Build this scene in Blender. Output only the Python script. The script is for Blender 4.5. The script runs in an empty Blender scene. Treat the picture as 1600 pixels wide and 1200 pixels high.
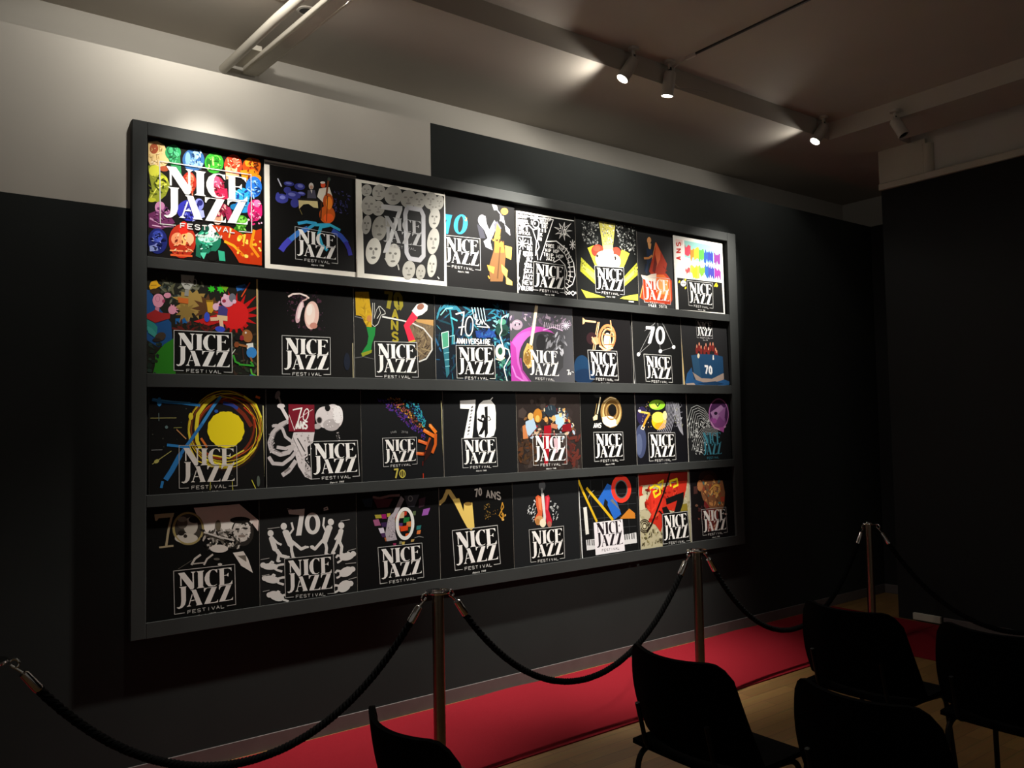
import bpy, bmesh, math, random
from mathutils import Vector, Matrix
from mathutils.geometry import tessellate_polygon

scene = bpy.context.scene
COL = scene.collection

# ------------------------------------------------------------------ camera, world, exposure
CAM = bpy.data.cameras.new('camera')
CAM.sensor_width = 36.0
CAM.lens = 1294.73 / 1600.0 * 36.0
CAM.clip_start = 0.02
cam = bpy.data.objects.new('camera', CAM)
COL.objects.link(cam)
RIGHT = Vector((0.8009908, -0.5983788, -0.0188810))
DOWN = Vector((0.0146437, 0.0511110, -0.9985856))
FWD = Vector((0.5984975, 0.7995814, 0.0497019))
rot = Matrix((RIGHT, -DOWN, -FWD)).transposed()
cam.matrix_world = Matrix.Translation((0.0, -4.3, 1.66)) @ rot.to_4x4()
scene.camera = cam

scene.view_settings.view_transform = 'Standard'
scene.view_settings.look = 'None'
scene.view_settings.gamma = 1.0
scene.view_settings.use_curve_mapping = False
scene.view_settings.exposure = 0.0
scene.cycles.max_bounces = 8
scene.cycles.sample_clamp_indirect = 4.0

world = bpy.data.worlds.new('world')
scene.world = world
world.use_nodes = True
bg = world.node_tree.nodes['Background']
bg.inputs[0].default_value = (1.0, 0.93, 0.84, 1)
bg.inputs[1].default_value = 0.095

WARM = (1.0, 0.95, 0.87)
# mount point, aim point, beam watts, beam degrees, edge softness, spill watts, label
LAMPS = [
    ((3.8, -0.6, 4.08), (2.55, 0, 1.85), 1000, 52, 1.0, 22, 'grey ceiling spotlight tilted to the left, leftmost of the three lit ones in view'),
    ((4.14, -0.6, 4.08), (4.1, 0, 1.0), 900, 50, 1.0, 22, 'grey ceiling spotlight pointing down beside the end of the thin track'),
    ((5.93, -0.6, 4.08), (4.65, 0, 1.9), 520, 46, 1.0, 8, 'grey ceiling spotlight with its glaring lens turned to the viewer, at the step corner'),
    ((6.05, -1.12, 3.99), (6.0, -2.0, 2.2), 0, 60, 1.0, 0, 'unlit ceiling spotlight with dark lens on the right-hand soffit edge'),
    ((1.1, -0.6, 4.08), (1.38, 0, 2.5), 180, 46, 1.0, 30, 'grey ceiling spotlight above the left end of the rack, nearest the left wall'),
    ((1.75, -0.6, 4.08), (2.2, 0, 2.1), 340, 44, 1.0, 10, 'grey ceiling spotlight above the second column of posters'),
    ((3.6, -3.0, 4.08), (3.75, 0, 1.1), 420, 42, 1.0, 0, 'grey ceiling spotlight in the middle of the room, out of the picture above')]

# ------------------------------------------------------------------ helpers
def lin(h):
    out = []
    for i in (0, 2, 4):
        c = int(h[i:i + 2], 16) / 255.0
        out.append(c / 12.92 if c <= 0.04045 else ((c + 0.055) / 1.055) ** 2.4)
    return out

def material(name, color, rough=0.6, metal=0.0, noise=0.0, nscale=20.0, bump=0.0, bscale=200.0, spec=0.5):
    m = bpy.data.materials.new(name)
    m.use_nodes = True
    nt = m.node_tree
    b = nt.nodes['Principled BSDF']
    c = lin(color) if isinstance(color, str) else color
    b.inputs['Base Color'].default_value = (*c, 1)
    b.inputs['Roughness'].default_value = rough
    b.inputs['Metallic'].default_value = metal
    b.inputs['Specular IOR Level'].default_value = spec
    tc = nt.nodes.new('ShaderNodeTexCoord')
    if noise:
        n = nt.nodes.new('ShaderNodeTexNoise')
        n.inputs['Scale'].default_value = nscale
        n.inputs['Detail'].default_value = 5
        nt.links.new(tc.outputs['Object'], n.inputs['Vector'])
        r = nt.nodes.new('ShaderNodeValToRGB')
        r.color_ramp.elements[0].position = 0.3
        r.color_ramp.elements[1].position = 0.7
        r.color_ramp.elements[0].color = (*[x * (1 - noise) for x in c], 1)
        r.color_ramp.elements[1].color = (*[min(1, x * (1 + noise)) for x in c], 1)
        nt.links.new(n.outputs['Fac'], r.inputs['Fac'])
        nt.links.new(r.outputs['Color'], b.inputs['Base Color'])
    if bump:
        n2 = nt.nodes.new('ShaderNodeTexNoise')
        n2.inputs['Scale'].default_value = bscale
        nt.links.new(tc.outputs['Object'], n2.inputs['Vector'])
        bp = nt.nodes.new('ShaderNodeBump')
        bp.inputs['Strength'].default_value = bump
        bp.inputs['Distance'].default_value = 0.004
        nt.links.new(n2.outputs['Fac'], bp.inputs['Height'])
        nt.links.new(bp.outputs['Normal'], b.inputs['Normal'])
    return m

def emitter(name, color, strength):
    m = bpy.data.materials.new(name)
    m.use_nodes = True
    b = m.node_tree.nodes['Principled BSDF']
    b.inputs['Base Color'].default_value = (*color, 1)
    b.inputs['Emission Color'].default_value = (*color, 1)
    b.inputs['Emission Strength'].default_value = strength
    return m

def link(name, bm, mats, parent=None, smooth=False, bevel=0.0):
    bmesh.ops.recalc_face_normals(bm, faces=bm.faces) if smooth != 'keep' else None
    me = bpy.data.meshes.new(name)
    bm.to_mesh(me)
    bm.free()
    for m in (mats if isinstance(mats, (list, tuple)) else [mats]):
        me.materials.append(m)
    o = bpy.data.objects.new(name, me)
    COL.objects.link(o)
    if parent is not None:
        o.parent = parent
    if smooth is True:
        for p in me.polygons:
            p.use_smooth = True
        me.set_sharp_from_angle(angle=math.radians(40))
    if bevel:
        md = o.modifiers.new('bevel', 'BEVEL')
        md.width = bevel
        md.segments = 2
        md.limit_method = 'ANGLE'
    return o

def box(bm, x0, x1, y0, y1, z0, z1, mi=0):
    vs = [bm.verts.new((x, y, z)) for x in (x0, x1) for y in (y0, y1) for z in (z0, z1)]
    for q in ((0, 1, 3, 2), (4, 6, 7, 5), (0, 4, 5, 1), (2, 3, 7, 6), (0, 2, 6, 4), (1, 5, 7, 3)):
        f = bm.faces.new([vs[i] for i in q])
        f.material_index = mi
    return vs

def bx(*a):
    bm = bmesh.new()
    box(bm, *a)
    return bm

def lathe(bm, prof, n=32, origin=(0, 0, 0), axis=None, mi=0):
    """prof: (radius, height) pairs; axis: direction of the height"""
    q = Vector(axis).to_track_quat('Z', 'Y').to_matrix() if axis is not None else Matrix.Identity(3)
    o = Vector(origin)
    rings = []
    for r, h in prof:
        if r < 1e-6:
            rings.append([bm.verts.new(o + q @ Vector((0, 0, h)))])
        else:
            rings.append([bm.verts.new(o + q @ Vector((r * math.cos(2 * math.pi * i / n), r * math.sin(2 * math.pi * i / n), h))) for i in range(n)])
    for a, b in zip(rings, rings[1:]):
        for i in range(n):
            j = (i + 1) % n
            if len(a) == 1 and len(b) == 1:
                continue
            if len(a) == 1:
                f = bm.faces.new((a[0], b[i], b[j]))
            elif len(b) == 1:
                f = bm.faces.new((a[i], a[j], b[0]))
            else:
                f = bm.faces.new((a[i], a[j], b[j], b[i]))
            f.material_index = mi
    return bm

def tube(bm, pts, r, n=10, caps=True, mi=0):
    pts = [Vector(p) for p in pts]
    t0 = (pts[1] - pts[0]).normalized()
    up = Vector((0, 0, 1)) if abs(t0.z) < 0.9 else Vector((1, 0, 0))
    nrm = t0.cross(up).normalized()
    rings = []
    for i, p in enumerate(pts):
        t = (pts[min(i + 1, len(pts) - 1)] - pts[max(i - 1, 0)]).normalized()
        nrm = (nrm - t * nrm.dot(t)).normalized()
        bn = t.cross(nrm)
        rr = r[i] if isinstance(r, (list, tuple)) else r
        rings.append([bm.verts.new(p + rr * (math.cos(2 * math.pi * k / n) * nrm + math.sin(2 * math.pi * k / n) * bn)) for k in range(n)])
    for a, b in zip(rings, rings[1:]):
        for i in range(n):
            j = (i + 1) % n
            bm.faces.new((a[i], a[j], b[j], b[i])).material_index = mi
    if caps:
        bm.faces.new(rings[0][::-1]).material_index = mi
        bm.faces.new(rings[-1]).material_index = mi
    return bm

def arc_path(ctrl, rad=0.05, n=6):
    """polyline with rounded corners"""
    pts = [Vector(p) for p in ctrl]
    out = [pts[0]]
    for a, b, c in zip(pts, pts[1:], pts[2:]):
        u, v = (a - b).normalized(), (c - b).normalized()
        p0, p2 = b + u * rad, b + v * rad
        for i in range(n + 1):
            t = i / n
            out.append((1 - t) ** 2 * p0 + 2 * t * (1 - t) * b + t * t * p2)
    out.append(pts[-1])
    return out

def empty(name, loc, label, cat, group=None, rz=0.0):
    o = bpy.data.objects.new(name, None)
    COL.objects.link(o)
    o.location = loc
    o.rotation_euler = (0, 0, rz)
    o.empty_display_size = 0.1
    return tag(o, label, cat, group)

def tag(o, label, cat, group=None):
    o['label'] = label
    o['category'] = cat
    if group:
        o['group'] = group
    return o

def struct(name, bm, m, bevel=0.0, smooth=False):
    o = link(name, bm, m, None, smooth, bevel)
    o['kind'] = 'structure'
    return o

def copy_tree(o, parent=None):
    c = o.copy()
    COL.objects.link(c)
    c.parent = parent
    for ch in list(o.children):
        copy_tree(ch, c)
    return c

# ------------------------------------------------------------------ materials
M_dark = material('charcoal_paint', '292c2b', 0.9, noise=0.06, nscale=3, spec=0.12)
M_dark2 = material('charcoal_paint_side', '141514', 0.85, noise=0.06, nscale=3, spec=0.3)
M_white = material('white_wall_paint', 'bdb8ae', 0.85, noise=0.025, nscale=2.5)
M_ceil = material('ceiling_paint', 'b4aca0', 0.9, noise=0.03, nscale=2)
M_trim = material('trim_paint', 'b8b2a2', 0.6, noise=0.03, nscale=6)
M_skirt = material('baseboard_paint', '57504e', 0.45, noise=0.08, nscale=12)
M_rack = material('rack_black_paint', '353736', 0.8, noise=0.05, nscale=8, spec=0.15)
M_backp = material('rack_back_panel', '151515', 0.8, noise=0.05)
M_steel = material('brushed_steel', '8a7f70', 0.28, 1.0, noise=0.06, nscale=60)
M_chrome = material('polished_chrome', 'c8c6c2', 0.12, 1.0, noise=0.02)
M_rope = material('black_rope', '030303', 0.95, noise=0.2, nscale=80, bump=0.4, spec=0.1)
M_chair = material('black_chair_plastic', '040404', 0.95, noise=0.1, nscale=40, bump=0.2, spec=0.05)
M_leg = material('black_tube', '070707', 0.5, spec=0.25)
M_lampbody = material('lamp_grey_housing', 'b4aea4', 0.5, noise=0.04)
M_lampdark = material('lamp_dark_joint', '1c1a18', 0.6)
M_pipe = material('white_pipe_paint', 'ccc6b8', 0.5, noise=0.03, nscale=8)
M_cable = material('dark_track', '2a2622', 0.6)
M_lens = emitter('lit_lens', (1.0, 0.93, 0.82), 40.0)
M_lensoff = material('unlit_lens', '0a0908', 0.15)

def carpet_material():
    m = material('red_carpet_pile', '720a17', 0.95, noise=0.22, nscale=420, bump=0.6, bscale=600, spec=0.15)
    return m
M_carpet = carpet_material()

def parquet_material():
    m = bpy.data.materials.new('oak_parquet')
    m.use_nodes = True
    nt = m.node_tree
    b = nt.nodes['Principled BSDF']
    b.inputs['Roughness'].default_value = 0.45
    tc = nt.nodes.new('ShaderNodeTexCoord')
    mp = nt.nodes.new('ShaderNodeMapping')
    mp.inputs['Rotation'].default_value = (0, 0, math.radians(0))
    br = nt.nodes.new('ShaderNodeTexBrick')
    br.inputs['Scale'].default_value = 1.0
    br.inputs['Brick Width'].default_value = 0.9
    br.inputs['Row Height'].default_value = 0.09
    br.inputs['Mortar Size'].default_value = 0.0012
    br.offset = 0.37
    br.inputs['Color1'].default_value = (*lin('94703f'), 1)
    br.inputs['Color2'].default_value = (*lin('7e5c32'), 1)
    br.inputs['Mortar'].default_value = (*lin('3a2a18'), 1)
    n = nt.nodes.new('ShaderNodeTexNoise')
    n.inputs['Scale'].default_value = 14
    n.inputs['Detail'].default_value = 6
    mp2 = nt.nodes.new('ShaderNodeMapping')
    mp2.inputs['Scale'].default_value = (0.25, 4.0, 1)
    mx = nt.nodes.new('ShaderNodeMixRGB')
    mx.blend_type = 'MULTIPLY'
    mx.inputs['Fac'].default_value = 0.45
    L = nt.links.new
    L(tc.outputs['Object'], mp.inputs['Vector'])
    L(mp.outputs['Vector'], br.inputs['Vector'])
    L(tc.outputs['Object'], mp2.inputs['Vector'])
    L(mp2.outputs['Vector'], n.inputs['Vector'])
    L(br.outputs['Color'], mx.inputs['Color1'])
    L(n.outputs['Color'], mx.inputs['Color2'])
    L(mx.outputs['Color'], b.inputs['Base Color'])
    return m
M_floor = parquet_material()

def print_material():
    m = bpy.data.materials.new('poster_print')
    m.use_nodes = True
    nt = m.node_tree
    b = nt.nodes['Principled BSDF']
    a = nt.nodes.new('ShaderNodeVertexColor')
    a.layer_name = 'ink'
    nt.links.new(a.outputs['Color'], b.inputs['Base Color'])
    b.inputs['Roughness'].default_value = 0.6
    b.inputs['Specular IOR Level'].default_value = 0.12
    return m
M_print = print_material()

# ------------------------------------------------------------------ the room
floor_bm = bx(-2.5, 9.0, -8.0, 1.0, -0.05, 0.0)
struct('floor', floor_bm, M_floor)

bm = bmesh.new()                                   # false wall behind the rack, white field at upper left
box(bm, -2.5, 7.63, 0.0, 0.06, 0.0, 2.75)
box(bm, -2.5, 2.627, 0.0, 0.06, 2.75, 3.53, 1)
box(bm, 2.627, 7.63, 0.0, 0.06, 2.75, 3.53)
struct('wall_back', bm, [M_dark, M_white])
struct('wall_back_upper', bx(-2.5, 8.3, 0.57, 0.7, 0.0, 4.6), M_white)
bm = bmesh.new()
box(bm, 7.63, 7.69, -0.9, 0.06, 0.0, 3.53)
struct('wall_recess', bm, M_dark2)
struct('wall_recess_upper', bx(8.1, 8.25, -1.0, 0.57, 0.0, 4.6), M_white)
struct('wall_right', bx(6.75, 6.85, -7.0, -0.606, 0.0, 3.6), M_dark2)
struct('wall_right_upper', bx(6.78, 6.95, -7.0, -0.62, 3.6, 4.6), M_white)

bm = bmesh.new()
box(bm, -2.5, 8.3, -0.54, 0.57, 3.94, 4.6)         # soffit along the back wall
box(bm, 6.1, 6.6, -7.0, -0.54, 3.94, 4.6)          # soffit along the right wall
box(bm, 6.6, 8.3, -0.86, -0.54, 3.94, 4.6)
box(bm, -2.5, 6.1, -8.0, -0.54, 4.08, 4.6)         # main ceiling, one step higher
box(bm, 6.6, 8.3, -7.0, -0.86, 4.2, 4.6)
struct('ceiling', bm, M_ceil)

struct('trim_1', bx(6.715, 6.75, -7.0, -0.60, 3.6, 3.655), M_trim, 0.006)          # ledge moulding on the right wall
bm = bmesh.new()                                   # boxed-in corner with a rounded end above the ledge
box(bm, 6.735, 6.78, -1.0, -0.60, 3.655, 3.94)
lathe(bm, [(0.0, 3.655), (0.05, 3.655), (0.05, 3.90), (0.0, 3.90)], 24, (6.78, -1.0, 0))
struct('trim_2', bm, M_trim)
struct('baseboard_back', bx(-2.5, 7.61, -0.009, 0.0, 0.0, 0.082), M_skirt, 0.002)
struct('baseboard_right', bx(6.735, 6.75, -7.0, -0.98, 0.0, 0.062), M_skirt, 0.003)
struct('baseboard_recess', bx(7.61, 7.63, -0.9, 0.0, 0.0, 0.082), M_skirt, 0.003)
struct('trim_3', bx(6.72, 6.75, -0.96, -0.74, 0.012, 0.066), M_trim, 0.003)

# ------------------------------------------------------------------ ceiling services
pipe = link('ceiling_pipe', tube(bmesh.new(), [(1.545, 0.57, 3.805), (1.575, -0.2, 3.80), (1.61, -0.7, 3.80), (1.72, -2.6, 3.80), (1.8, -4.0, 3.80)], 0.026, 16), M_pipe, None, True)
tag(pipe, 'round white pipe under the ceiling, left of the flat white duct', 'pipe')
duct = empty('ceiling_duct', (1.73, 0.57, 3.80), 'flat white cable duct under the ceiling beside the round pipe', 'duct')
bm = bmesh.new()
P0, P1 = Vector((1.66, 0.565, 3.80)), Vector((1.92, -3.6, 3.80))
def slab(bm, a, b, w, h, dx=0.0, dz=0.0):
    vs = []
    for p in (a, b):
        for x, z in ((0, 0), (w, 0), (w, h), (0, h)):
            vs.append(bm.verts.new((p.x + x + dx, p.y, p.z + z + dz)))
    for q in ((0, 1, 2, 3), (7, 6, 5, 4), (0, 4, 5, 1), (1, 5, 6, 2), (2, 6, 7, 3), (3, 7, 4, 0)):
        bm.faces.new([vs[i] for i in q])
slab(bm, P0, P1, 0.075, 0.05)
o = link('duct_channel', bm, M_pipe, duct, False, 0.004); o.location = -duct.location
bm = bmesh.new(); slab(bm, P0, P1, 0.012, 0.012, 0.085, 0.012)
o = link('duct_cable', bm, M_pipe, duct); o.location = -duct.location
bm = bmesh.new(); slab(bm, Vector((1.60, 0.565, 3.845)), Vector((1.612, 0.30, 3.845)), 0.07, 0.03)
o = link('wall_bracket', bm, M_pipe, duct); o.location = -duct.location
for i, (x, y, lb) in enumerate(((1.60, -0.20, 'round dark recessed downlight in the ceiling seen left of the white pipe'), (1.78, -0.12, 'round dark recessed downlight in the ceiling between pipe and duct'))):
    d = empty('recessed_downlight', (x, y, 3.94), lb, 'ceiling light', 'recessed downlights by the pipe')
    bm = lathe(bmesh.new(), [(0.055, 0.0), (0.055, -0.006), (0.042, -0.008), (0.042, 0.0)], 28)
    link('trim_ring', bm, M_lampbody, d, True)
    bm = lathe(bmesh.new(), [(0.0, -0.003), (0.042, -0.003)], 28)
    link('lens', bm, M_lensoff, d)

trk = empty('ceiling_track', (4.19, -0.70, 4.08), 'thin dark lighting track running across the upper ceiling with pale end cap', 'track')
o = link('track_rail', bx(-0.007, 0.007, -4.5, -0.085, -0.012, 0.0), M_cable, trk)
o = link('end_cap', bx(-0.011, 0.011, -0.085, 0.0, -0.020, 0.0), M_pipe, trk, False, 0.003)
o = link('feed_wire', tube(bmesh.new(), [(0, 0, -0.01), (-0.05, 0.06, -0.06), (-0.02, 0.12, -0.12), (0.10, 0.155, -0.13), (0.25, 0.155, -0.10), (0.4, 0.155, -0.09)], 0.003, 6), M_lampbody, trk, True)

# ------------------------------------------------------------------ track spotlights
def spot_meshes():
    body = lathe(bmesh.new(), [(0.0, 0.012), (0.030, 0.012), (0.040, 0.0), (0.040, -0.135), (0.0435, -0.137), (0.0435, -0.150), (0.038, -0.150), (0.036, -0.135), (0.0, -0.135)], 32)
    lens = lathe(bmesh.new(), [(0.0, -0.1385), (0.018, -0.1385), (0.0358, -0.1365)], 32)
    return body, lens
lamp_proto = None
for i, (mount, aim, watts, cone, blend, spill, label) in enumerate(LAMPS):
    mnt = Vector(mount)
    piv = mnt + Vector((0, 0, -0.085))
    d = (Vector(aim) - piv).normalized()
    q = (-d).to_track_quat('Z', 'Y')
    if lamp_proto is None:
        r = empty('track_spotlight', mnt, label, 'spotlight', 'ceiling spotlights')
        bm = lathe(bmesh.new(), [(0.0, 0.0), (0.036, 0.0), (0.036, -0.018), (0.012, -0.022), (0.012, -0.06), (0.0, -0.06)], 24)
        link('ceiling_mount', bm, M_lampbody, r, True)
        bm = bmesh.new()
        box(bm, -0.008, 0.008, -0.012, 0.012, -0.095, -0.045)
        link('swivel_joint', bm, M_lampdark, r, False, 0.003)
        body, lens = spot_meshes()
        h = link('lamp_head', body, M_lampbody, r, True)
        ln = link('lens', lens, M_lens, h, 'keep')
        lamp_proto = r
    else:
        r = copy_tree(lamp_proto)
        r.location = mnt
        r['label'] = label
    for ch in r.children:
        if ch.name.startswith('lamp_head'):
            ch.location = (0, 0, -0.085)
            ch.rotation_mode = 'QUATERNION'
            ch.rotation_quaternion = q
            if watts <= 0:
                for g in ch.children:
                    g.data = g.data.copy()
                    g.data.materials[0] = M_lensoff
    for power, deg, soft in (((watts, cone, blend), (spill, 180, 0.25)) if watts > 0 else ()):
        L = bpy.data.lights.new('lamp_beam', 'SPOT')
        L.energy = power
        L.color = WARM
        L.spot_size = math.radians(deg)
        L.spot_blend = soft
        L.shadow_soft_size = 0.035
        lo = bpy.data.objects.new('lamp_beam', L)
        COL.objects.link(lo)
        lo.location = piv + d * 0.158
        lo.rotation_mode = 'QUATERNION'
        lo.rotation_quaternion = d.to_track_quat('-Z', 'Y')

# ------------------------------------------------------------------ display rack
RF = -0.045                                         # front of the rack
rack = empty('display_rack', (3.2, 0.0, 0.676), 'wide black wall rack with four ledges full of posters', 'rack')
def rpart(name, bm, m=M_rack, bevel=0.003):
    o = link(name, bm, m, rack, False, bevel)
    o.location = -rack.location
    return o
rpart('back_panel', bx(0.915, 5.488, -0.010, -0.001, 0.70, 3.17), M_backp, 0)
rpart('side_panel', bx(0.913, 0.982, RF, -0.001, 0.676, 3.182))
rpart('side_panel', bx(5.385, 5.490, RF, -0.001, 0.676, 3.182))
rpart('top_rail', bx(0.982, 5.385, RF, -0.001, 3.114, 3.182))
RAILS = [(2.459, 2.516), (1.877, 1.944), (1.298, 1.357), (0.676, 0.752)]
for b, t in RAILS:
    bm = bmesh.new()
    vs = box(bm, 0.982, 5.385, RF, -0.038, b, t)                # lip
    box(bm, 0.982, 5.385, -0.038, -0.010, b, b + 0.012)         # ledge
    rpart('shelf', bm, M_rack, 0.002)

# ------------------------------------------------------------------ posters: what is printed on them, millimetres from the lower left corner
LABELS = {
 (1,1): 'brightest poster at top left, crowd of singers tinted in rainbow colours under white lettering',
 (1,2): 'white-edged black poster with an orange double bass above a blue 70',
 (1,3): 'black and white poster crowded with faces around a rounded grey 70',
 (1,4): 'black poster with a blue 70e and a trumpeter in gold and silver flecks',
 (1,5): 'black poster filled with white hand lettering, palm and starburst inside a big 70',
 (1,6): 'dark poster with yellow light beams fanning out around the white lettering',
 (1,7): 'narrow charcoal poster with a man behind a red piano lid in flames',
 (1,8): 'white-bordered poster with rainbow paint drips and red ANS down its side',
 (2,1): 'paint-splashed poster with cartoon musicians, silver trophy and red burst',
 (2,2): 'black poster with a pale pink glowing 70 shaped like petals',
 (2,3): 'black poster with a yellow jacket, green leg, red leg and 70 ANS downwards',
 (2,4): 'blue and teal painted poster lettered 70eme ANNIVERSAIRE in white',
 (2,5): 'grey poster with a large magenta ring and a golden saxophone',
 (2,6): 'black poster with a 70 made of a copper trumpet and french horn',
 (2,7): 'black poster with bold white 70 hung on thin lines with white dots',
 (2,8): 'dark grey poster with a blue top hat marked 70, candles on it',
 (3,1): 'black poster with a yellow disc in scribbled rings and blue paint streaks',
 (3,2): 'black poster with a white octopus playing guitar and a dark red card',
 (3,3): 'black poster with an orange hand scattering violet, gold and blue notes',
 (3,4): 'black poster with a tall white 70 and a dancer silhouette in the zero',
 (3,5): 'brown poster with a collage of a jazz band in small coloured shapes',
 (3,6): 'black poster with a brass horn bell forming the zero of 70 ANS',
 (3,7): 'black poster with a yellow disc under green, strings of pale lines beside it',
 (3,8): 'dark poster with white waving music staves, purple drum and teal lettering',
 (4,1): 'dim black poster at bottom left with a thin 70 and a brass player',
 (4,2): 'dark poster with white dancing silhouettes around the lettering',
 (4,3): 'black poster with a white zero ring over scattered coloured squares',
 (4,4): 'black poster with a cream saxophone and a small gold treble clef',
 (4,5): 'charcoal poster with an orange and red bouquet of guitar bodies amid white notes',
 (4,6): 'poster of yellow bars, blue shape and red ring with a white lettering panel',
 (4,7): 'red, cream and yellow graffiti poster with a black lettering panel at its corner',
 (4,8): 'dark plum poster with a golden-brown face in profile, at bottom right of the rack',
}
LOGO = [[69,61,169,59,298,326,319,382,319,450,300,479,260,477,90,112],[101,134,122,167,122,366,101,367],[297,100,319,99,319,382,297,332],[269,65,352,65,319,105,297,102],[361,68,489,68,467,104,465,443,489,471,359,474,386,444,386,101],[703,159,687,140,665,92,634,77,604,91,580,152,571,256,577,370,599,437,634,455,665,448,696,427,687,447,656,469,608,473,555,459,515,395,493,305,493,237,520,144,573,81,634,61,674,72,703,68],[705,70,815,64,943,67,943,154,916,104,881,79,815,79,815,240,863,234,885,192,892,192,888,285,877,274,859,252,815,252,815,462,899,458,930,433,952,380,952,473,718,480,740,448,740,91],[79,390,201,391,187,416,185,726,167,816,123,874,70,892,35,859,48,848,79,853,101,818,110,728,110,420],[260,494,348,494,441,859,451,870,339,873,357,850,282,519],[282,587,293,609,240,837,225,837],[194,872,264,870,240,837,222,837],[260,735,322,732,322,749,256,752],[476,488,692,490,687,504,533,499,507,521,486,579,476,568],[604,496,692,493,573,861,476,870],[564,856,652,859,687,841,703,800,705,875,476,875],[727,489,938,482,930,503,784,500,753,522,733,581,724,564],[850,495,938,485,819,866,722,871],[811,857,899,858,934,839,956,798,952,871,722,874]]
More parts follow.
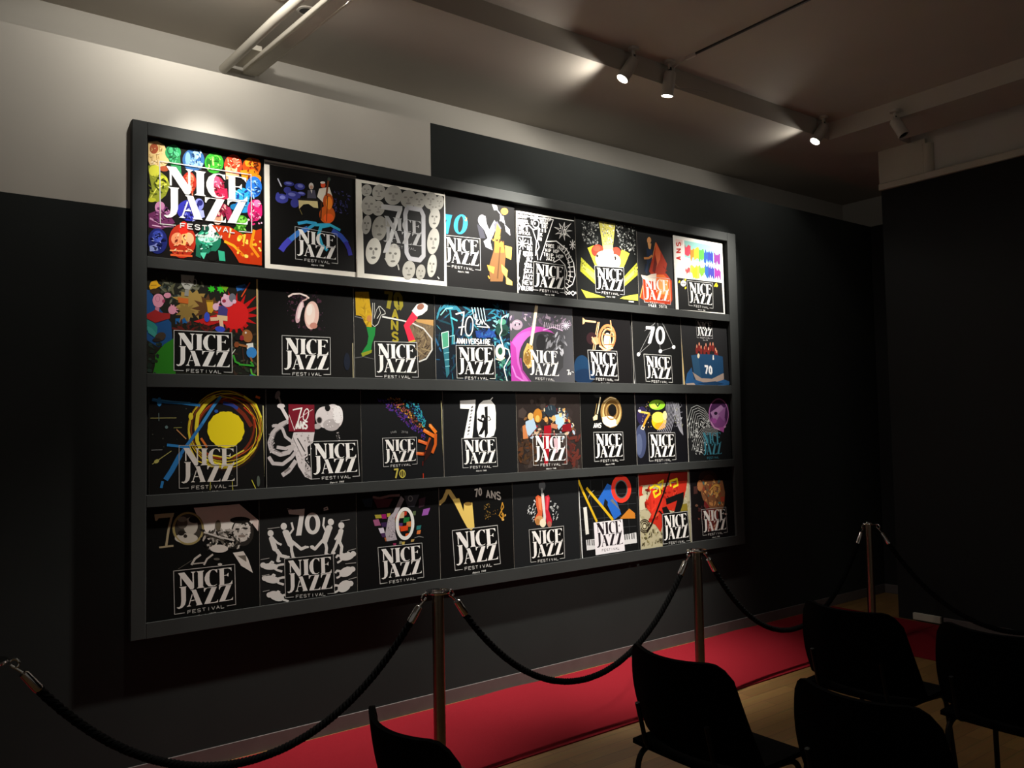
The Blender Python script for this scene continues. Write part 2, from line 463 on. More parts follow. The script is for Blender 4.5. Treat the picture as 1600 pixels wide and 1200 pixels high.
ART = {
 (1,1): (0.9915,1.5600,2.4710,3.1019,0,"17120f","d8d4cc",[
  ['P','e8c98a',-3,617,42,629,75,615,102,539,59,488,11,496,-2,526],
  ['E','a5502f',26,588,20,4,0,-26],
  ['E','b0522f',75,496,24,4,0,-14],
  ['L','c8a060',4.4,5,556,27,502],
  ['L','a07838',3.3,37,562,43,511],
  ['E','2f9a5c',116,585,38,7,0,-40],
  ['P','2f8a50',89,559,149,582,157,472,116,494],
  ['E','1f6b45',108,592,21,4,0,-26],
  ['E','4ab878',106,595,11,2,0,-16],
  ['L','6ac090',4.0,135,609,135,562,124,531],
  ['E','2f5f96',216,565,54,10,0,-58],
  ['E','8fb4d8',227,594,17,3,0,-25],
  ['E','7aa4cc',188,566,13,2,0,-35],
  ['P','8fb0d4',208,569,264,556,253,524,185,530],
  ['E','20406a',213,585,8,1,0,-15],
  ['E','2f9a28',319,568,48,8,0,-55],
  ['L','a5e070',9.4,311,600,315,553],
  ['L','80d050',7.1,334,610,351,589],
  ['E','1a6a18',293,567,14,2,0,-24],
  ['E','d8401f',417,570,47,8,0,-61],
  ['P','f0b080',375,557,405,574,429,554,449,521,381,492],
  ['E','b83018',423,595,21,4,0,-30],
  ['E','e87050',426,599,11,2,0,-17],
  ['E','c84810',514,581,49,9,0,-52],
  ['E','f5a020',500,603,21,4,0,-25],
  ['P','f09018',453,552,526,571,566,534,563,503,465,505],
  ['E','d06010',544,593,19,3,0,-37],
  ['P','8a9228',-2,497,27,508,53,478,86,455,102,417,81,361,43,321,0,332,16,386,8,430],
  ['E','d0d040',29,477,27,5,0,-29],
  ['E','c8cc38',62,436,28,5,0,-23],
  ['L','e0e060',5.0,11,339,38,389,86,420],
  ['L','3a4810',7.8,43,447,32,400,64,370],
  ['E','b8bc30',16,329,19,3,0,-11],
  ['E','a82818',194,443,35,6,0,-56],
  ['E','f07050',199,466,19,3,0,-26],
  ['E','f8b0a0',185,412,25,4,0,-23],
  ['L','e88060',5.8,208,440,210,381],
  ['E','a01838',334,442,36,6,0,-57],
  ['E','e05078',328,471,21,3,0,-29],
  ['P','c8204a',319,428,384,444,389,390,334,377],
  ['E','f0a0b8',326,463,8,1,0,-12],
  ['E','2878e0',525,475,43,7,0,-57],
  ['L','a0d0f8',6.8,489,460,519,441,525,411],
  ['L','70b0f0',8.7,507,506,550,489],
  ['E','1a50a8',544,457,15,2,0,-22],
  ['E','30a8e0',464,414,39,6,0,-46],
  ['E','2890d0',470,360,50,7,0,-32],
  ['L','a0e0f8',6.1,428,439,464,420,488,393],
  ['E','1870a8',422,353,22,3,0,-16],
  ['E','d82070',531,350,41,6,0,-58],
  ['E','ff80b8',542,389,19,3,0,-20],
  ['S',3,14,[494,351,568,362,568,269,494,259],['ff90c0','f8c8e0','e02070'],8.5,17.1,1],
  ['P','6a2a58',1,258,43,281,92,276,125,229,59,186,2,190],
  ['E','c080a8',54,297,24,3,0,-30],
  ['L','c890b8',8.9,6,236,49,219,76,205,119,211],
  ['L','b070a0',11.2,81,281,103,249],
  ['L','e0b0d0',5.0,17,203,59,200],
  ['E','3030a8',194,302,59,8,0,-54],
  ['E','8088e0',242,339,23,3,0,-31],
  ['P','a8b0f4',225,307,264,312,270,278,208,246],
  ['E','20206a',247,348,14,2,0,-15],
  ['E','8a1638',351,325,42,6,0,-37],
  ['E','f0d0c0',336,281,26,4,0,-33],
  ['E','d89878',339,276,14,2,0,-20],
  ['E','a02850',392,312,15,2,0,-36],
  ['E','58b030',458,279,34,4,0,-34],
  ['E','88d858',461,289,18,2,0,-17],
  ['E','3a8a20',446,232,31,4,0,-23],
  ['E','b82c14',160,141,65,8,0,-87],
  ['E','f09868',136,149,30,4,0,-32],
  ['E','f8b888',188,156,28,3,0,-32],
  ['E','e02818',166,205,23,3,0,-36],
  ['L','f8a060',6.9,100,87,213,94],
  ['L','e86030',10.3,103,65,208,70],
  ['P','ffc070',158,175,185,184,174,119,152,122],
  ['E','1a2470',43,127,45,5,0,-64],
  ['E','3848b0',43,150,26,3,0,-29],
  ['P','8a98d0',5,99,38,109,46,81,6,71],
  ['E','4a5cc8',49,139,13,2,0,-17],
  ['E','1c7a5c',287,156,64,8,0,-65],
  ['E','30b890',281,173,46,6,0,-35],
  ['E','c8f8e8',287,173,52,6,0,-25],
  ['E','f4fffa',302,211,25,3,0,-36],
  ['E','0f4a3a',273,219,19,2,0,-21],
  ['P','58d8b0',242,92,279,96,264,60],
  ['P','38b890',336,114,368,111,373,61,342,61],
  ['P','1a6a50',227,125,247,110,250,63,225,72],
  ['E','100c0a',310,81,27,3,0,-27],
  ['P','c8380c',304,241,392,246,464,213,565,256,565,58,445,60,410,116,368,165],
  ['L','f8b020',13.2,368,165,416,147,469,99],
  ['L','ffd040',10.9,476,215,464,152],
  ['L','f89818',14.6,525,245,506,157,549,101],
  ['S',5,26,[404,206,562,244,561,72,445,78],['f8c030','f07818','d02808','ffe060'],9.6,23.9,1],
  ['L','f0d060',7.2,404,236,392,186],
  ['S',300,26,[7,596,67,608,67,515,7,505],['f0d8a8','c8a060','d8b878'],3.9,13.3,1.8],
  ['S',301,26,[94,602,143,611,143,527,95,519],['3aa868','1c6038','58c088'],3.9,13.5,1.8],
  ['S',302,26,[180,602,252,615,252,539,180,527],['1c3c68','6a98c8','a8c8e8','40709c'],4.0,13.8,1.8],
  ['S',303,26,[287,601,352,613,352,536,287,524],['1c7018','58c040','b8e880'],4.1,14.1,1.8],
  ['S',304,26,[388,604,445,614,445,536,388,527],['a82810','f09070','e85830','f8c8a0'],4.2,14.4,1.8],
  ['S',305,26,[482,608,551,620,551,531,482,519],['a83808','f8a830','e07010','602008'],4.3,14.7,1.8],
  ['S',306,26,[4,462,82,475,82,364,5,352],['586018','c8cc40','98a028','283008'],3.9,13.2,1.8],
  ['S',307,26,[176,477,217,483,217,399,176,392],['701810','d84828','f09878'],4.0,13.7,1.8],
  ['S',308,26,[304,469,370,480,369,403,304,393],['601020','d83860','f098b0'],4.1,14.1,1.8],
  ['S',309,26,[499,507,553,516,552,437,498,429],['184898','60a8f0','b0d8f8'],4.3,14.7,1.8],
  ['S',310,26,[431,440,498,451,498,363,430,353],['1868a0','70d0f0','2040a0'],4.2,14.5,1.8],
  ['S',311,26,[510,385,559,392,559,304,510,297],['a81858','ff78b0','f8d0e0'],4.3,14.7,1.8],
  ['S',312,26,[16,290,103,302,103,219,17,208],['50204a','a86898','783870'],3.9,13.2,1.8],
  ['S',313,26,[163,330,253,343,253,267,163,255],['18185c','6068d0','b0b8f0'],4.0,13.7,1.8],
  ['S',314,26,[318,349,384,358,384,300,318,291],['500c20','b03050','e0a0a0'],4.1,14.1,1.8],
  ['S',315,26,[428,297,476,303,476,235,428,229],['2a6a18','90e060'],4.2,14.4,1.8],
  ['S',316,26,[121,169,200,179,200,76,121,68],['801808','f8b078','e04820','f8d0a0'],3.9,13.5,1.8],
  ['S',317,26,[14,164,73,172,74,89,14,82],['10184c','5060c8','8890d8'],3.8,13.2,1.8],
  ['S',318,26,[246,193,329,203,329,118,246,108],['0c4434','70e0b8','d0fff0'],4.0,13.9,1.8],
  ['G','f4f2ee','bd',52,529,510,538,511,228,55,214],
 ]),
 (1,2): (1.5750,2.1127,2.4710,3.1052,0,"f2ece0","d8d4cc",[
  ['P','8a8884',2,623,542,629,542,612,2,609],
  ['P','0a0908',28,611,534,614,529,75,27,71],
  ['L','c8c8d8',7.2,73,543,94,501],
  ['E','3c4098',136,524,29,1,-2,-13],
  ['E','3c4098',197,518,30,1,-3,-19],
  ['E','3c4098',127,487,21,0,-3,-19],
  ['E','3c4098',160,464,42,1,-3,-23],
  ['E','3c4098',95,436,36,0,-4,-26],
  ['E','3c4098',168,422,24,0,-4,-26],
  ['E','3c4098',209,480,20,0,-2,-11],
  ['E','3c4098',71,443,11,0,-3,-24],
  ['E','7a80d0',134,526,18,0,-1,-6],
  ['E','7a80d0',200,522,16,0,-1,-10],
  ['E','7a80d0',152,467,21,0,-1,-10],
  ['E','7a80d0',99,443,16,0,-2,-11],
  ['E','7a80d0',205,483,18,0,-1,-6],
  ['P','d8c890',189,441,300,451,303,413,276,413,247,429,217,421,192,393],
  ['L','2a2420',6.6,184,447,306,458],
  ['L','887848',4.1,196,390,209,364],
  ['E','c8c0b8',264,531,14,2,0,-19],
  ['E','b08870',265,525,9,1,0,-11],
  ['P','4a4858',243,505,285,512,293,466,239,460],
  ['P','d8d4cc',260,508,270,509,266,489],
  ['P','d8d0c0',311,524,371,543,388,495,332,450,298,477],
  ['E','d04a28',334,549,14,2,0,-16],
  ['E','e0d8d0',332,562,14,2,0,-7],
  ['E','b85018',363,460,31,5,0,-46],
  ['E','c85a18',357,384,47,6,0,-51],
  ['E','f08828',369,451,19,3,0,-36],
  ['E','f06020',365,365,31,4,0,-26],
  ['L','6a3418',10.9,367,582,352,490],
  ['E','38443a',370,587,10,2,0,-11],
  ['L','3a2010',8.3,323,453,318,355],
  ['L','401c0c',4.2,360,491,352,343],
  ['S',7,40,[397,538,494,536,484,402,400,407],['2a2c58','3a3c78','505080','1c1c38'],5.1,13.5,2],
  ['L','38a8d8',16.5,184,311,233,326,288,325,241,288],
  ['L','3a78c8',27.5,242,292,183,257,134,211],
  ['L','4444b8',31.8,138,216,106,181,87,151],
  ['L','38b4d8',18.2,369,325,318,310,304,264,321,210,355,181],
  ['L','38b4d8',15.1,284,316,369,329,434,305],
  ['L','3a58c0',28.9,386,299,438,272,473,235],
  ['L','3434a0',25.7,465,243,486,204,495,168],
  ['G','f4f2ee','d',167,292,414,281,416,113,168,113],
 ]),
 (1,3): (2.1092,2.7092,2.4710,3.0866,1,"ece8dc","d8d4cc",[
  ['P','161616',34,598,594,605,582,74,43,72],
  ['E','a4a29a',66,559,33,1,-6,-36],
  ['E','7c7a74',54,564,7,1,0,-4],
  ['E','7c7a74',77,566,7,1,0,-4],
  ['E','8c8a84',66,555,4,1,0,-7],
  ['E','7c7a74',66,541,11,2,0,-3],
  ['E','a4a29a',145,559,43,1,-8,-48],
  ['E','7c7a74',130,565,9,1,0,-5],
  ['E','7c7a74',160,568,9,1,0,-5],
  ['E','8c8a84',144,553,6,1,0,-10],
  ['E','7c7a74',144,535,14,2,0,-4],
  ['E','a4a29a',239,556,59,2,-10,-59],
  ['E','7c7a74',219,563,12,2,0,-6],
  ['E','7c7a74',260,568,12,2,0,-6],
  ['E','8c8a84',239,549,8,1,0,-12],
  ['E','7c7a74',239,527,19,3,0,-5],
  ['E','a4a29a',341,550,54,1,-9,-55],
  ['E','7c7a74',322,557,11,2,0,-5],
  ['E','7c7a74',360,561,11,2,0,-5],
  ['E','8c8a84',341,543,7,1,0,-11],
  ['E','7c7a74',340,523,18,3,0,-5],
  ['E','a4a29a',415,550,44,1,-9,-50],
  ['E','7c7a74',400,556,9,1,0,-5],
  ['E','7c7a74',431,559,9,1,0,-5],
  ['E','8c8a84',415,544,6,1,0,-10],
  ['E','7c7a74',415,525,14,2,0,-4],
  ['E','a4a29a',496,563,46,1,-9,-54],
  ['E','7c7a74',480,571,9,1,0,-5],
  ['E','7c7a74',513,574,9,1,0,-5],
  ['E','8c8a84',496,557,6,1,0,-11],
  ['E','7c7a74',496,537,15,2,0,-5],
  ['E','a4a29a',558,560,31,1,-8,-45],
  ['E','7c7a74',547,567,6,1,0,-4],
  ['E','7c7a74',569,568,6,1,0,-4],
  ['E','8c8a84',557,555,4,1,0,-9],
  ['E','7c7a74',557,538,10,1,0,-4],
  ['E','a4a29a',79,473,47,1,-9,-58],
  ['E','7c7a74',62,480,10,1,0,-6],
  ['E','7c7a74',96,484,10,1,0,-6],
  ['E','8c8a84',79,466,6,1,0,-11],
  ['E','7c7a74',78,444,15,2,0,-5],
  ['E','a4a29a',139,464,41,1,-7,-45],
  ['E','7c7a74',124,470,8,1,0,-4],
  ['E','7c7a74',153,473,8,1,0,-4],
  ['E','8c8a84',139,459,5,1,0,-9],
  ['E','7c7a74',138,442,13,2,0,-4],
  ['E','a4a29a',521,519,30,1,-7,-40],
  ['E','7c7a74',510,525,6,1,0,-4],
  ['E','7c7a74',532,527,6,1,0,-4],
  ['E','8c8a84',521,514,4,1,0,-8],
  ['E','7c7a74',521,500,10,1,0,-4],
  ['E','a8a69e',62,357,29,0,-9,-56],
  ['E','6a6862',52,365,6,1,0,-6],
  ['E','6a6862',72,367,6,1,0,-6],
  ['E','8c8a84',62,350,4,0,0,-11],
  ['E','6a6862',61,329,9,1,0,-5],
  ['E','96948c',144,346,48,0,-12,-74],
  ['E','6a6862',127,357,10,1,0,-7],
  ['E','6a6862',161,360,10,1,0,-7],
  ['E','8c8a84',144,338,6,1,0,-15],
  ['E','6a6862',143,310,16,2,0,-7],
  ['E','d2d0c6',103,208,48,-1,-13,-78],
  ['E','6a6862',87,220,10,1,0,-8],
  ['E','6a6862',120,222,10,1,0,-8],
  ['E','8c8a84',103,199,6,1,0,-15],
  ['E','6a6862',103,170,15,2,0,-7],
  ['E','b6b4ac',230,197,49,-1,-12,-70],
  ['E','6a6862',212,208,10,1,0,-7],
  ['E','6a6862',247,209,10,1,0,-7],
  ['E','8c8a84',230,189,6,1,0,-14],
  ['E','6a6862',229,162,16,2,0,-6],
  ['E','a2a098',335,120,43,-1,-10,-57],
  ['E','6a6862',320,129,9,1,0,-6],
  ['E','6a6862',350,130,9,1,0,-6],
  ['E','8c8a84',335,114,6,1,0,-11],
  ['E','6a6862',334,92,14,1,0,-5],
  ['E','9c9a92',416,115,32,-1,-8,-47],
  ['E','6a6862',405,123,6,1,0,-5],
  ['E','6a6862',428,123,6,1,0,-5],
  ['E','8c8a84',416,110,4,0,0,-9],
  ['E','6a6862',416,92,10,1,0,-4],
  ['E','aeaca4',496,162,32,-1,-12,-71],
  ['E','6a6862',484,174,6,1,0,-7],
  ['E','6a6862',507,174,7,1,0,-7],
  ['E','8c8a84',495,154,4,0,0,-14],
  ['E','6a6862',495,127,10,1,0,-6],
  ['E','aaa8a0',508,314,42,0,-14,-82],
  ['E','6a6862',494,327,9,1,0,-8],
  ['E','6a6862',524,328,9,1,0,-8],
  ['E','8c8a84',508,304,6,1,0,-16],
  ['E','6a6862',508,273,14,2,0,-7],
  ['E','b2b0a8',520,457,39,1,-11,-65],
  ['E','6a6862',506,466,8,1,0,-6],
  ['E','6a6862',534,468,8,1,0,-6],
  ['E','8c8a84',520,449,5,1,0,-13],
  ['E','6a6862',519,425,12,2,0,-6],
  ['P','b6b4ac',183,241,192,183,173,172,200,133],
  ['E','8a8880',194,383,23,3,0,-38],
  ['L','a8a69e',9.1,260,147,268,114],
  ['L','c8c6be',5.7,534,98,545,86],
  ['P','b8b8b8',158,491,298,499,298,479,236,316,197,209,164,205,265,463,157,462],
  ['L','a8a8ac',27.9,327,496,424,496,442,464,438,218,410,187,341,190,321,222,317,455,331,495],
  ['G','9a9a9a','n',157,437,438,435,440,249,159,251],
 ]),
 (1,4): (2.6918,3.2472,2.4710,3.1027,0,"0b0a0a","d8d4cc",[
  ['P','2aa0d0',-32,496,72,497,61,466,37,373,-3,375,30,460,-32,470],
  ['E','2aa0d0',133,447,51,1,-12,-64],
  ['E','0b0a0a',131,447,19,0,-9,-52],
  ['L','c09050',6.0,167,497,179,491,174,474,164,480],
  ['G','f4f2ee','d',3,364,276,373,275,171,4,173],
  ['E','9a9aa4',295,496,31,4,-1,-35],
  ['P','c8c8d4',279,519,323,525,331,475,350,440,393,509,409,485,383,416,356,366,371,310,319,325,303,360,337,383,310,435,272,467],
  ['P','3a3a44',255,465,299,443,320,381,276,375],
  ['P','5a5a66',385,482,414,504,447,462,400,409],
  ['P','d4d4dc',376,610,416,606,422,579,392,573],
  ['E','b87c38',475,577,28,-4,-10,-23],
  ['P','d0d0d8',437,545,466,544,477,494,448,509],
  ['P','b0b0bc',473,493,514,461,516,423,481,447],
  ['L','909098',8.4,415,580,449,547,437,507],
  ['P','7a5430',399,376,457,378,476,296,464,210,445,114,348,106,339,197,375,294],
  ['P','a87030',388,370,462,379,466,304,386,295],
  ['P','e8b048',470,353,528,347,519,263,477,275],
  ['P','e0a840',326,210,384,202,374,159,336,177],
  ['P','f0b850',439,226,489,192,479,136,441,179],
  ['P','f0c060',474,150,523,121,522,95,473,100],
  ['P','c89038',413,490,440,451,434,390,382,379,401,437],
  ['L','5a3c20',10.3,433,338,405,129],
  ['L','d89838',8.2,332,141,343,124],
  ['S',11,20,[355,403,458,425,456,369,354,357],['e8b048','382414','a87030'],6.2,14.4,1],
 ]),
 (1,5): (3.2566,3.7696,2.4710,3.0684,0,"101010","d8d4cc",[
  ['P','e8e8e0',7,596,509,607,508,592,6,583],
  ['P','dededa',7,596,16,596,8,50,-2,51],
  ['L','f4f2ee',6.5,10,428,125,433,116,366,64,207,34,71],
  ['L','f4f2ee',6.6,323,580,253,421,197,288],
  ['L','f4f2ee',6.7,13,566,323,578],
  ['T','f4f2ee','BEBOP DUB HIPHOP',15,553,307,563,16,574,0.2],
  ['T','f4f2ee','GOSPEL S',19,519,142,523,20,541,0.2],
  ['T','f4f2ee','REGGA',206,536,275,539,207,558,0.2],
  ['T','f4f2ee','PUNK',21,499,83,500,22,520,0.2],
  ['T','f4f2ee','THE R',18,471,101,473,18,493,0.2],
  ['T','f4f2ee','AFRICA',20,443,118,445,20,464,0.2],
  ['T','f4f2ee','BLUES',218,511,268,512,219,532,0.2],
  ['T','f4f2ee','R N B',192,480,255,482,193,502,0.2],
  ['T','f4f2ee','SK',187,450,224,451,187,472,0.2],
  ['T','f4f2ee','NU',186,421,216,421,187,442,0.2],
  ['T','f4f2ee','FREE JAZZ',252,382,417,384,252,403,0.2],
  ['T','f4f2ee','HIP HOP',241,349,365,351,242,371,0.2],
  ['T','f4f2ee','TRIP HOP',225,318,402,319,226,340,0.2],
  ['T','f4f2ee','JAZZ',243,293,325,293,244,315,0.2],
  ['T','f4f2ee','LA',95,383,136,383,95,410,0.2],
  ['T','f4f2ee','RAI',87,344,135,344,87,371,0.2],
  ['T','f4f2ee','DUB',78,304,134,306,79,331,0.2],
  ['T','f4f2ee','JAZ',70,265,133,267,71,292,0.2],
  ['T','f4f2ee','SOUL',62,226,132,228,63,253,0.2],
  ['T','f4f2ee','SKA',54,187,131,190,55,214,0.2],
  ['T','f4f2ee','JAZZ',46,148,130,151,46,175,0.2],
  ['T','f4f2ee','NEW',38,109,129,113,38,136,0.2],
  ['T','f4f2ee','ORLEANS',30,71,128,74,30,97,0.2],
  ['L','f4f2ee',6.5,47,382,88,387],
  ['L','f4f2ee',6.5,47,382,77,360],
  ['L','f4f2ee',6.4,47,382,53,343],
  ['L','f4f2ee',6.4,47,382,26,345],
  ['L','f4f2ee',6.4,47,382,8,364],
  ['L','f4f2ee',6.4,47,382,9,392],
  ['L','f4f2ee',6.4,47,382,27,415],
  ['L','f4f2ee',6.4,47,382,55,423],
  ['L','f4f2ee',6.5,47,382,79,412],
  ['L','f4f2ee',10.6,31,337,8,240,3,144],
  ['P','f4f2ee',55,331,81,332,72,294,52,306],
  ['E','f4f2ee',167,529,30,4,-1,-29,6.6],
  ['E','f4f2ee',159,530,7,1,0,-8],
  ['L','f4f2ee',4.4,170,555,140,560],
  ['L','f4f2ee',4.4,170,555,148,574],
  ['L','f4f2ee',4.4,170,555,160,584],
  ['L','f4f2ee',4.4,170,555,173,587],
  ['L','f4f2ee',4.4,170,555,187,585],
  ['L','f4f2ee',4.4,170,555,197,576],
  ['L','f4f2ee',7.6,59,494,108,510,143,486,181,500],
  ['L','f4f2ee',6.6,139,485,168,411,157,313],
  ['L','f4f2ee',6.6,191,511,178,412,190,375,169,343,175,286],
  ['P','f4f2ee',490,522,428,507,472,471,419,491,418,442,400,486,366,450,380,490,331,478,378,507,322,527,382,525,370,561,401,536,420,576,423,538,483,575,434,523],
  ['P','101010',469,519,421,508,455,481,415,497,415,459,401,494,375,465,388,497,349,486,386,509,342,523,389,521,379,549,402,528,417,560,417,530,464,560,425,520],
  ['T','f4f2ee','70',376,481,433,482,377,525,0.2],
  ['L','f4f2ee',8.0,247,418,341,432,430,387,490,299,501,210,475,148,416,113],
  ['L','f4f2ee',5.7,312,283,364,311,411,276,428,223,416,172],
  ['L','f4f2ee',4.6,353,393,416,351,455,275,459,206,436,154],
  ['L','f4f2ee',5.7,388,370,412,412],
  ['L','f4f2ee',5.7,404,356,436,395],
  ['L','f4f2ee',5.7,417,338,456,371],
  ['L','f4f2ee',5.7,428,315,472,342],
  ['L','f4f2ee',5.7,435,290,483,308],
  ['L','f4f2ee',5.7,439,262,488,272],
  ['L','f4f2ee',5.7,438,233,488,235],
  ['L','f4f2ee',5.7,434,205,482,198],
  ['L','f4f2ee',5.7,426,177,470,162],
  ['L','f4f2ee',5.7,415,152,454,128],
  ['L','f4f2ee',5.7,401,130,433,99],
  ['L','f4f2ee',5.7,385,111,409,75],
  ['T','f4f2ee','J',431,323,454,321,431,347,0.2],
  ['T','f4f2ee','A',434,291,457,290,434,315,0.2],
  ['T','f4f2ee','Z',437,260,460,258,437,284,0.2],
  ['T','f4f2ee','J',440,228,463,226,440,252,0.2],
  ['T','f4f2ee','A',443,196,466,195,443,220,0.2],
  ['L','f4f2ee',5.8,486,424,515,427],
  ['L','f4f2ee',5.8,486,424,506,400],
  ['L','f4f2ee',5.7,486,424,485,388],
  ['L','f4f2ee',5.7,486,424,465,396],
  ['L','f4f2ee',5.7,486,424,457,420],
  ['L','f4f2ee',5.7,486,424,466,447],
  ['L','f4f2ee',5.8,486,424,487,460],
  ['L','f4f2ee',5.8,486,424,507,452],
  ['L','f4f2ee',6.9,409,94,440,75,474,100,505,85],
  ['L','f4f2ee',6.9,413,69,445,95,475,70,505,98],
  ['L','f4f2ee',6.4,15,155,3,125,21,98,8,69],
  ['G','f4f2ee','kd',140,271,407,271,402,82,127,81],
 ]),
 (1,6): (3.7755,4.3780,2.4710,3.0978,0,"202221","d8d4cc",[
  ['S',21,150,[40,606,222,617,205,452,80,437],['8a8c88','b8bab5','5a5c5a','343634'],5.8,16.5,1],
  ['S',22,150,[387,630,587,630,574,424,428,452],['8a8c88','c0c2bd','5a5c5a','343634'],6.1,17.4,1],
  ['P','c8c060',222,626,387,635,350,443,256,432],
  ['S',23,110,[251,621,375,627,347,442,262,441],['d8dad5','8a8c80','e8e080','5a5c40'],6.0,15.1,1],
  ['P','e8e440',107,419,165,443,264,321,246,285,177,291],
  ['P','e8e440',440,444,518,425,447,305,376,315],
  ['P','f0ec80',257,458,351,469,375,306,234,292],
  ['P','a8a830',44,345,181,253,167,167,32,247],
  ['P','e0dc60',53,299,181,236,171,192,52,266],
  ['P','a8a830',590,363,595,275,452,174,451,244],
  ['P','e0dc60',582,327,584,292,456,200,454,227],
  ['P','b8b440',34,120,159,98,262,80,79,63],
  ['P','b8b440',590,132,588,81,403,83,440,101],
  ['S',24,50,[41,332,98,313,86,261,36,264],['202221','d8d450','8a8a30'],4.8,10.6,1],
  ['S',25,50,[571,352,602,356,593,275,543,270],['202221','d8d450','8a8a30'],5.2,11.5,1],
  ['E','b04030',201,409,60,7,-1,-45],
  ['E','b04030',382,416,48,5,-1,-40],
  ['E','f8e0c0',248,354,70,7,-2,-60],
  ['E','f8e4c8',365,349,60,6,-2,-52],
  ['E','1a1010',197,372,10,1,0,-11],
  ['E','1a1010',368,373,14,2,-1,-16],
  ['E','1a1010',265,317,10,1,-1,-16],
  ['E','c05840',193,425,35,4,-1,-21],
  ['P','fffbe8',256,423,350,434,376,315,252,294],
  ['G','f4f2ee','kd',168,298,453,312,450,114,171,112],
  ['P','f4f2ee',493,74,542,74,542,65,493,65],
 ]),
 (1,7): (4.3705,4.7586,2.4710,3.0685,0,"38393a","d8d4cc",[
  ['E','d89860',134,547,22,3,-1,-25],
  ['P','e0a468',118,525,156,525,147,478,126,485],
  ['P','28344a',106,492,126,476,164,489,170,408,122,367,98,284,80,309,102,365],
  ['L','d0884a',16.1,73,405,122,411,162,435],
  ['L','182030',12.8,89,364,74,309],
  ['P','b03418',208,544,320,388,293,302,227,287,161,263,122,313,147,379],
  ['P','d8643a',208,540,254,472,245,416,196,339,186,410],
  ['P','701c10',194,447,211,376,182,301,157,317],
  ['L','d89050',5.4,204,539,160,407],
  ['L','8a2412',7.7,275,365,317,332],
  ['P','c83a14',62,254,175,291,306,313,364,263,362,116,336,77,78,81,16,108],
  ['P','f07028',201,294,279,301,350,257,351,111,207,122,173,228],
  ['P','ffb060',226,269,317,259,326,150,221,151],
  ['L','f0a050',6.4,16,108,51,199],
  ['P','f0dcc8',35,278,98,275,143,293,199,303,192,239,84,242,47,253],
  ['G','f4f2ee','',50,266,338,277,343,78,59,77],
  ['T','f4f2ee','1948 2018',95,40,302,43,96,65,0.16],
 ]),
 (1,8): (4.7641,5.3410,2.4710,3.0882,1,"efece4","d8d4cc",[
  ['P','96d0c8',20,592,542,587,555,303,26,293],
  ['P','0d0d0c',26,291,555,299,561,54,32,46],
  ['P','fbeee8',20,592,123,592,122,296,26,293],
  ['P','f0d0c8',23,591,104,591,103,554,27,554],
  ['P','f4f4ec',118,462,209,453,230,304,122,298],
  ['P','d4ece6',208,443,539,449,547,314,216,303],
  ['T','d03028','S',80,540,79,575,34,535,0.24],
  ['T','d03028','N',78,488,77,525,32,482,0.24],
  ['T','d03028','A',76,433,74,463,30,428,0.24],
  ['P','e04058',128,566,138,537,149,544,160,554,172,565,183,554,194,559,190,473,180,492,168,471,157,474,146,472,135,478,124,482],
  ['P','f08828',190,542,198,522,206,527,215,527,224,543,232,534,241,544,236,439,229,472,220,463,212,470,203,445,194,428,187,458],
  ['P','f8c430',232,537,242,532,253,545,263,552,274,554,285,560,294,533,291,468,280,459,270,469,259,463,249,455,238,453,228,446],
  ['P','58b048',289,549,299,533,310,537,321,535,332,547,343,551,353,526,349,445,340,472,328,459,317,455,307,465,294,431,285,463],
  ['P','2450a0',350,519,359,523,369,552,377,535,385,523,394,533,402,531,399,467,390,444,382,475,372,447,363,430,355,438,346,442],
  ['P','2c3c98',400,544,409,525,420,547,429,520,441,546,450,524,461,545,456,441,446,440,437,464,425,438,417,471,405,432,396,464],
  ['P','7a3080',469,533,482,535,494,514,507,527,519,516,533,535,546,532,541,429,529,449,516,438,504,469,489,425,478,457,464,430],
  ['P','d84a50',122,360,132,380,140,363,150,376,159,386,169,382,178,380,175,325,168,361,157,339,148,340,139,332,130,346,121,351],
  ['P','f8e848',181,400,200,408,217,400,235,390,254,414,272,401,291,418,286,310,268,305,250,303,231,302,214,328,197,343,179,348],
  ['P','f0d020',206,389,215,385,224,373,234,390,243,398,253,399,262,386,260,341,249,307,240,315,231,319,221,307,211,301,203,333],
  ['P','78b838',286,416,297,415,308,390,320,404,332,394,344,406,357,414,354,356,342,359,329,331,317,337,305,314,294,345,283,355],
  ['P','2458a0',354,421,362,433,369,421,376,409,384,416,393,434,400,430,397,352,387,310,380,318,372,323,365,328,358,344,350,343],
  ['P','3a3c98',394,424,406,405,419,427,429,399,443,426,454,403,467,424,462,320,450,319,439,343,426,318,415,351,401,312,391,344],
  ['P','8a3088',469,411,482,413,494,403,506,392,520,416,532,397,545,387,541,310,529,328,517,354,503,311,492,346,478,325,465,324],
  ['L','c07060',5.7,135,361,137,324],
  ['L','c07060',5.7,166,359,167,327],
  ['E','dcdcd8',95,253,33,3,-1,-24],
  ['L','303030',4.5,73,247,90,256,103,248,120,257],
  ['L','dcdcd8',3.4,100,290,96,273],
  ['E','e8d820',49,262,9,-1,-6,-11],
  ['E','e8d820',118,283,9,-1,-6,-11],
  ['E','e8d820',118,220,9,-1,-6,-11],
  ['E','e8d820',468,268,10,-1,-7,-11],
  ['E','e8d820',481,281,10,-1,-7,-11],
  ['E','e8d820',492,268,10,-1,-7,-11],
  ['G','f4f2ee','d',139,279,440,285,433,83,148,87],
 ]),
 (2,1): (0.9863,1.5358,1.8890,2.4550,0,"2a2a22","d8d4cc",[
  ['P','1c4a80',-21,470,18,462,48,390,113,309,119,209,52,185,-21,231],
  ['P','1a5a98',133,331,195,339,209,314,133,303],
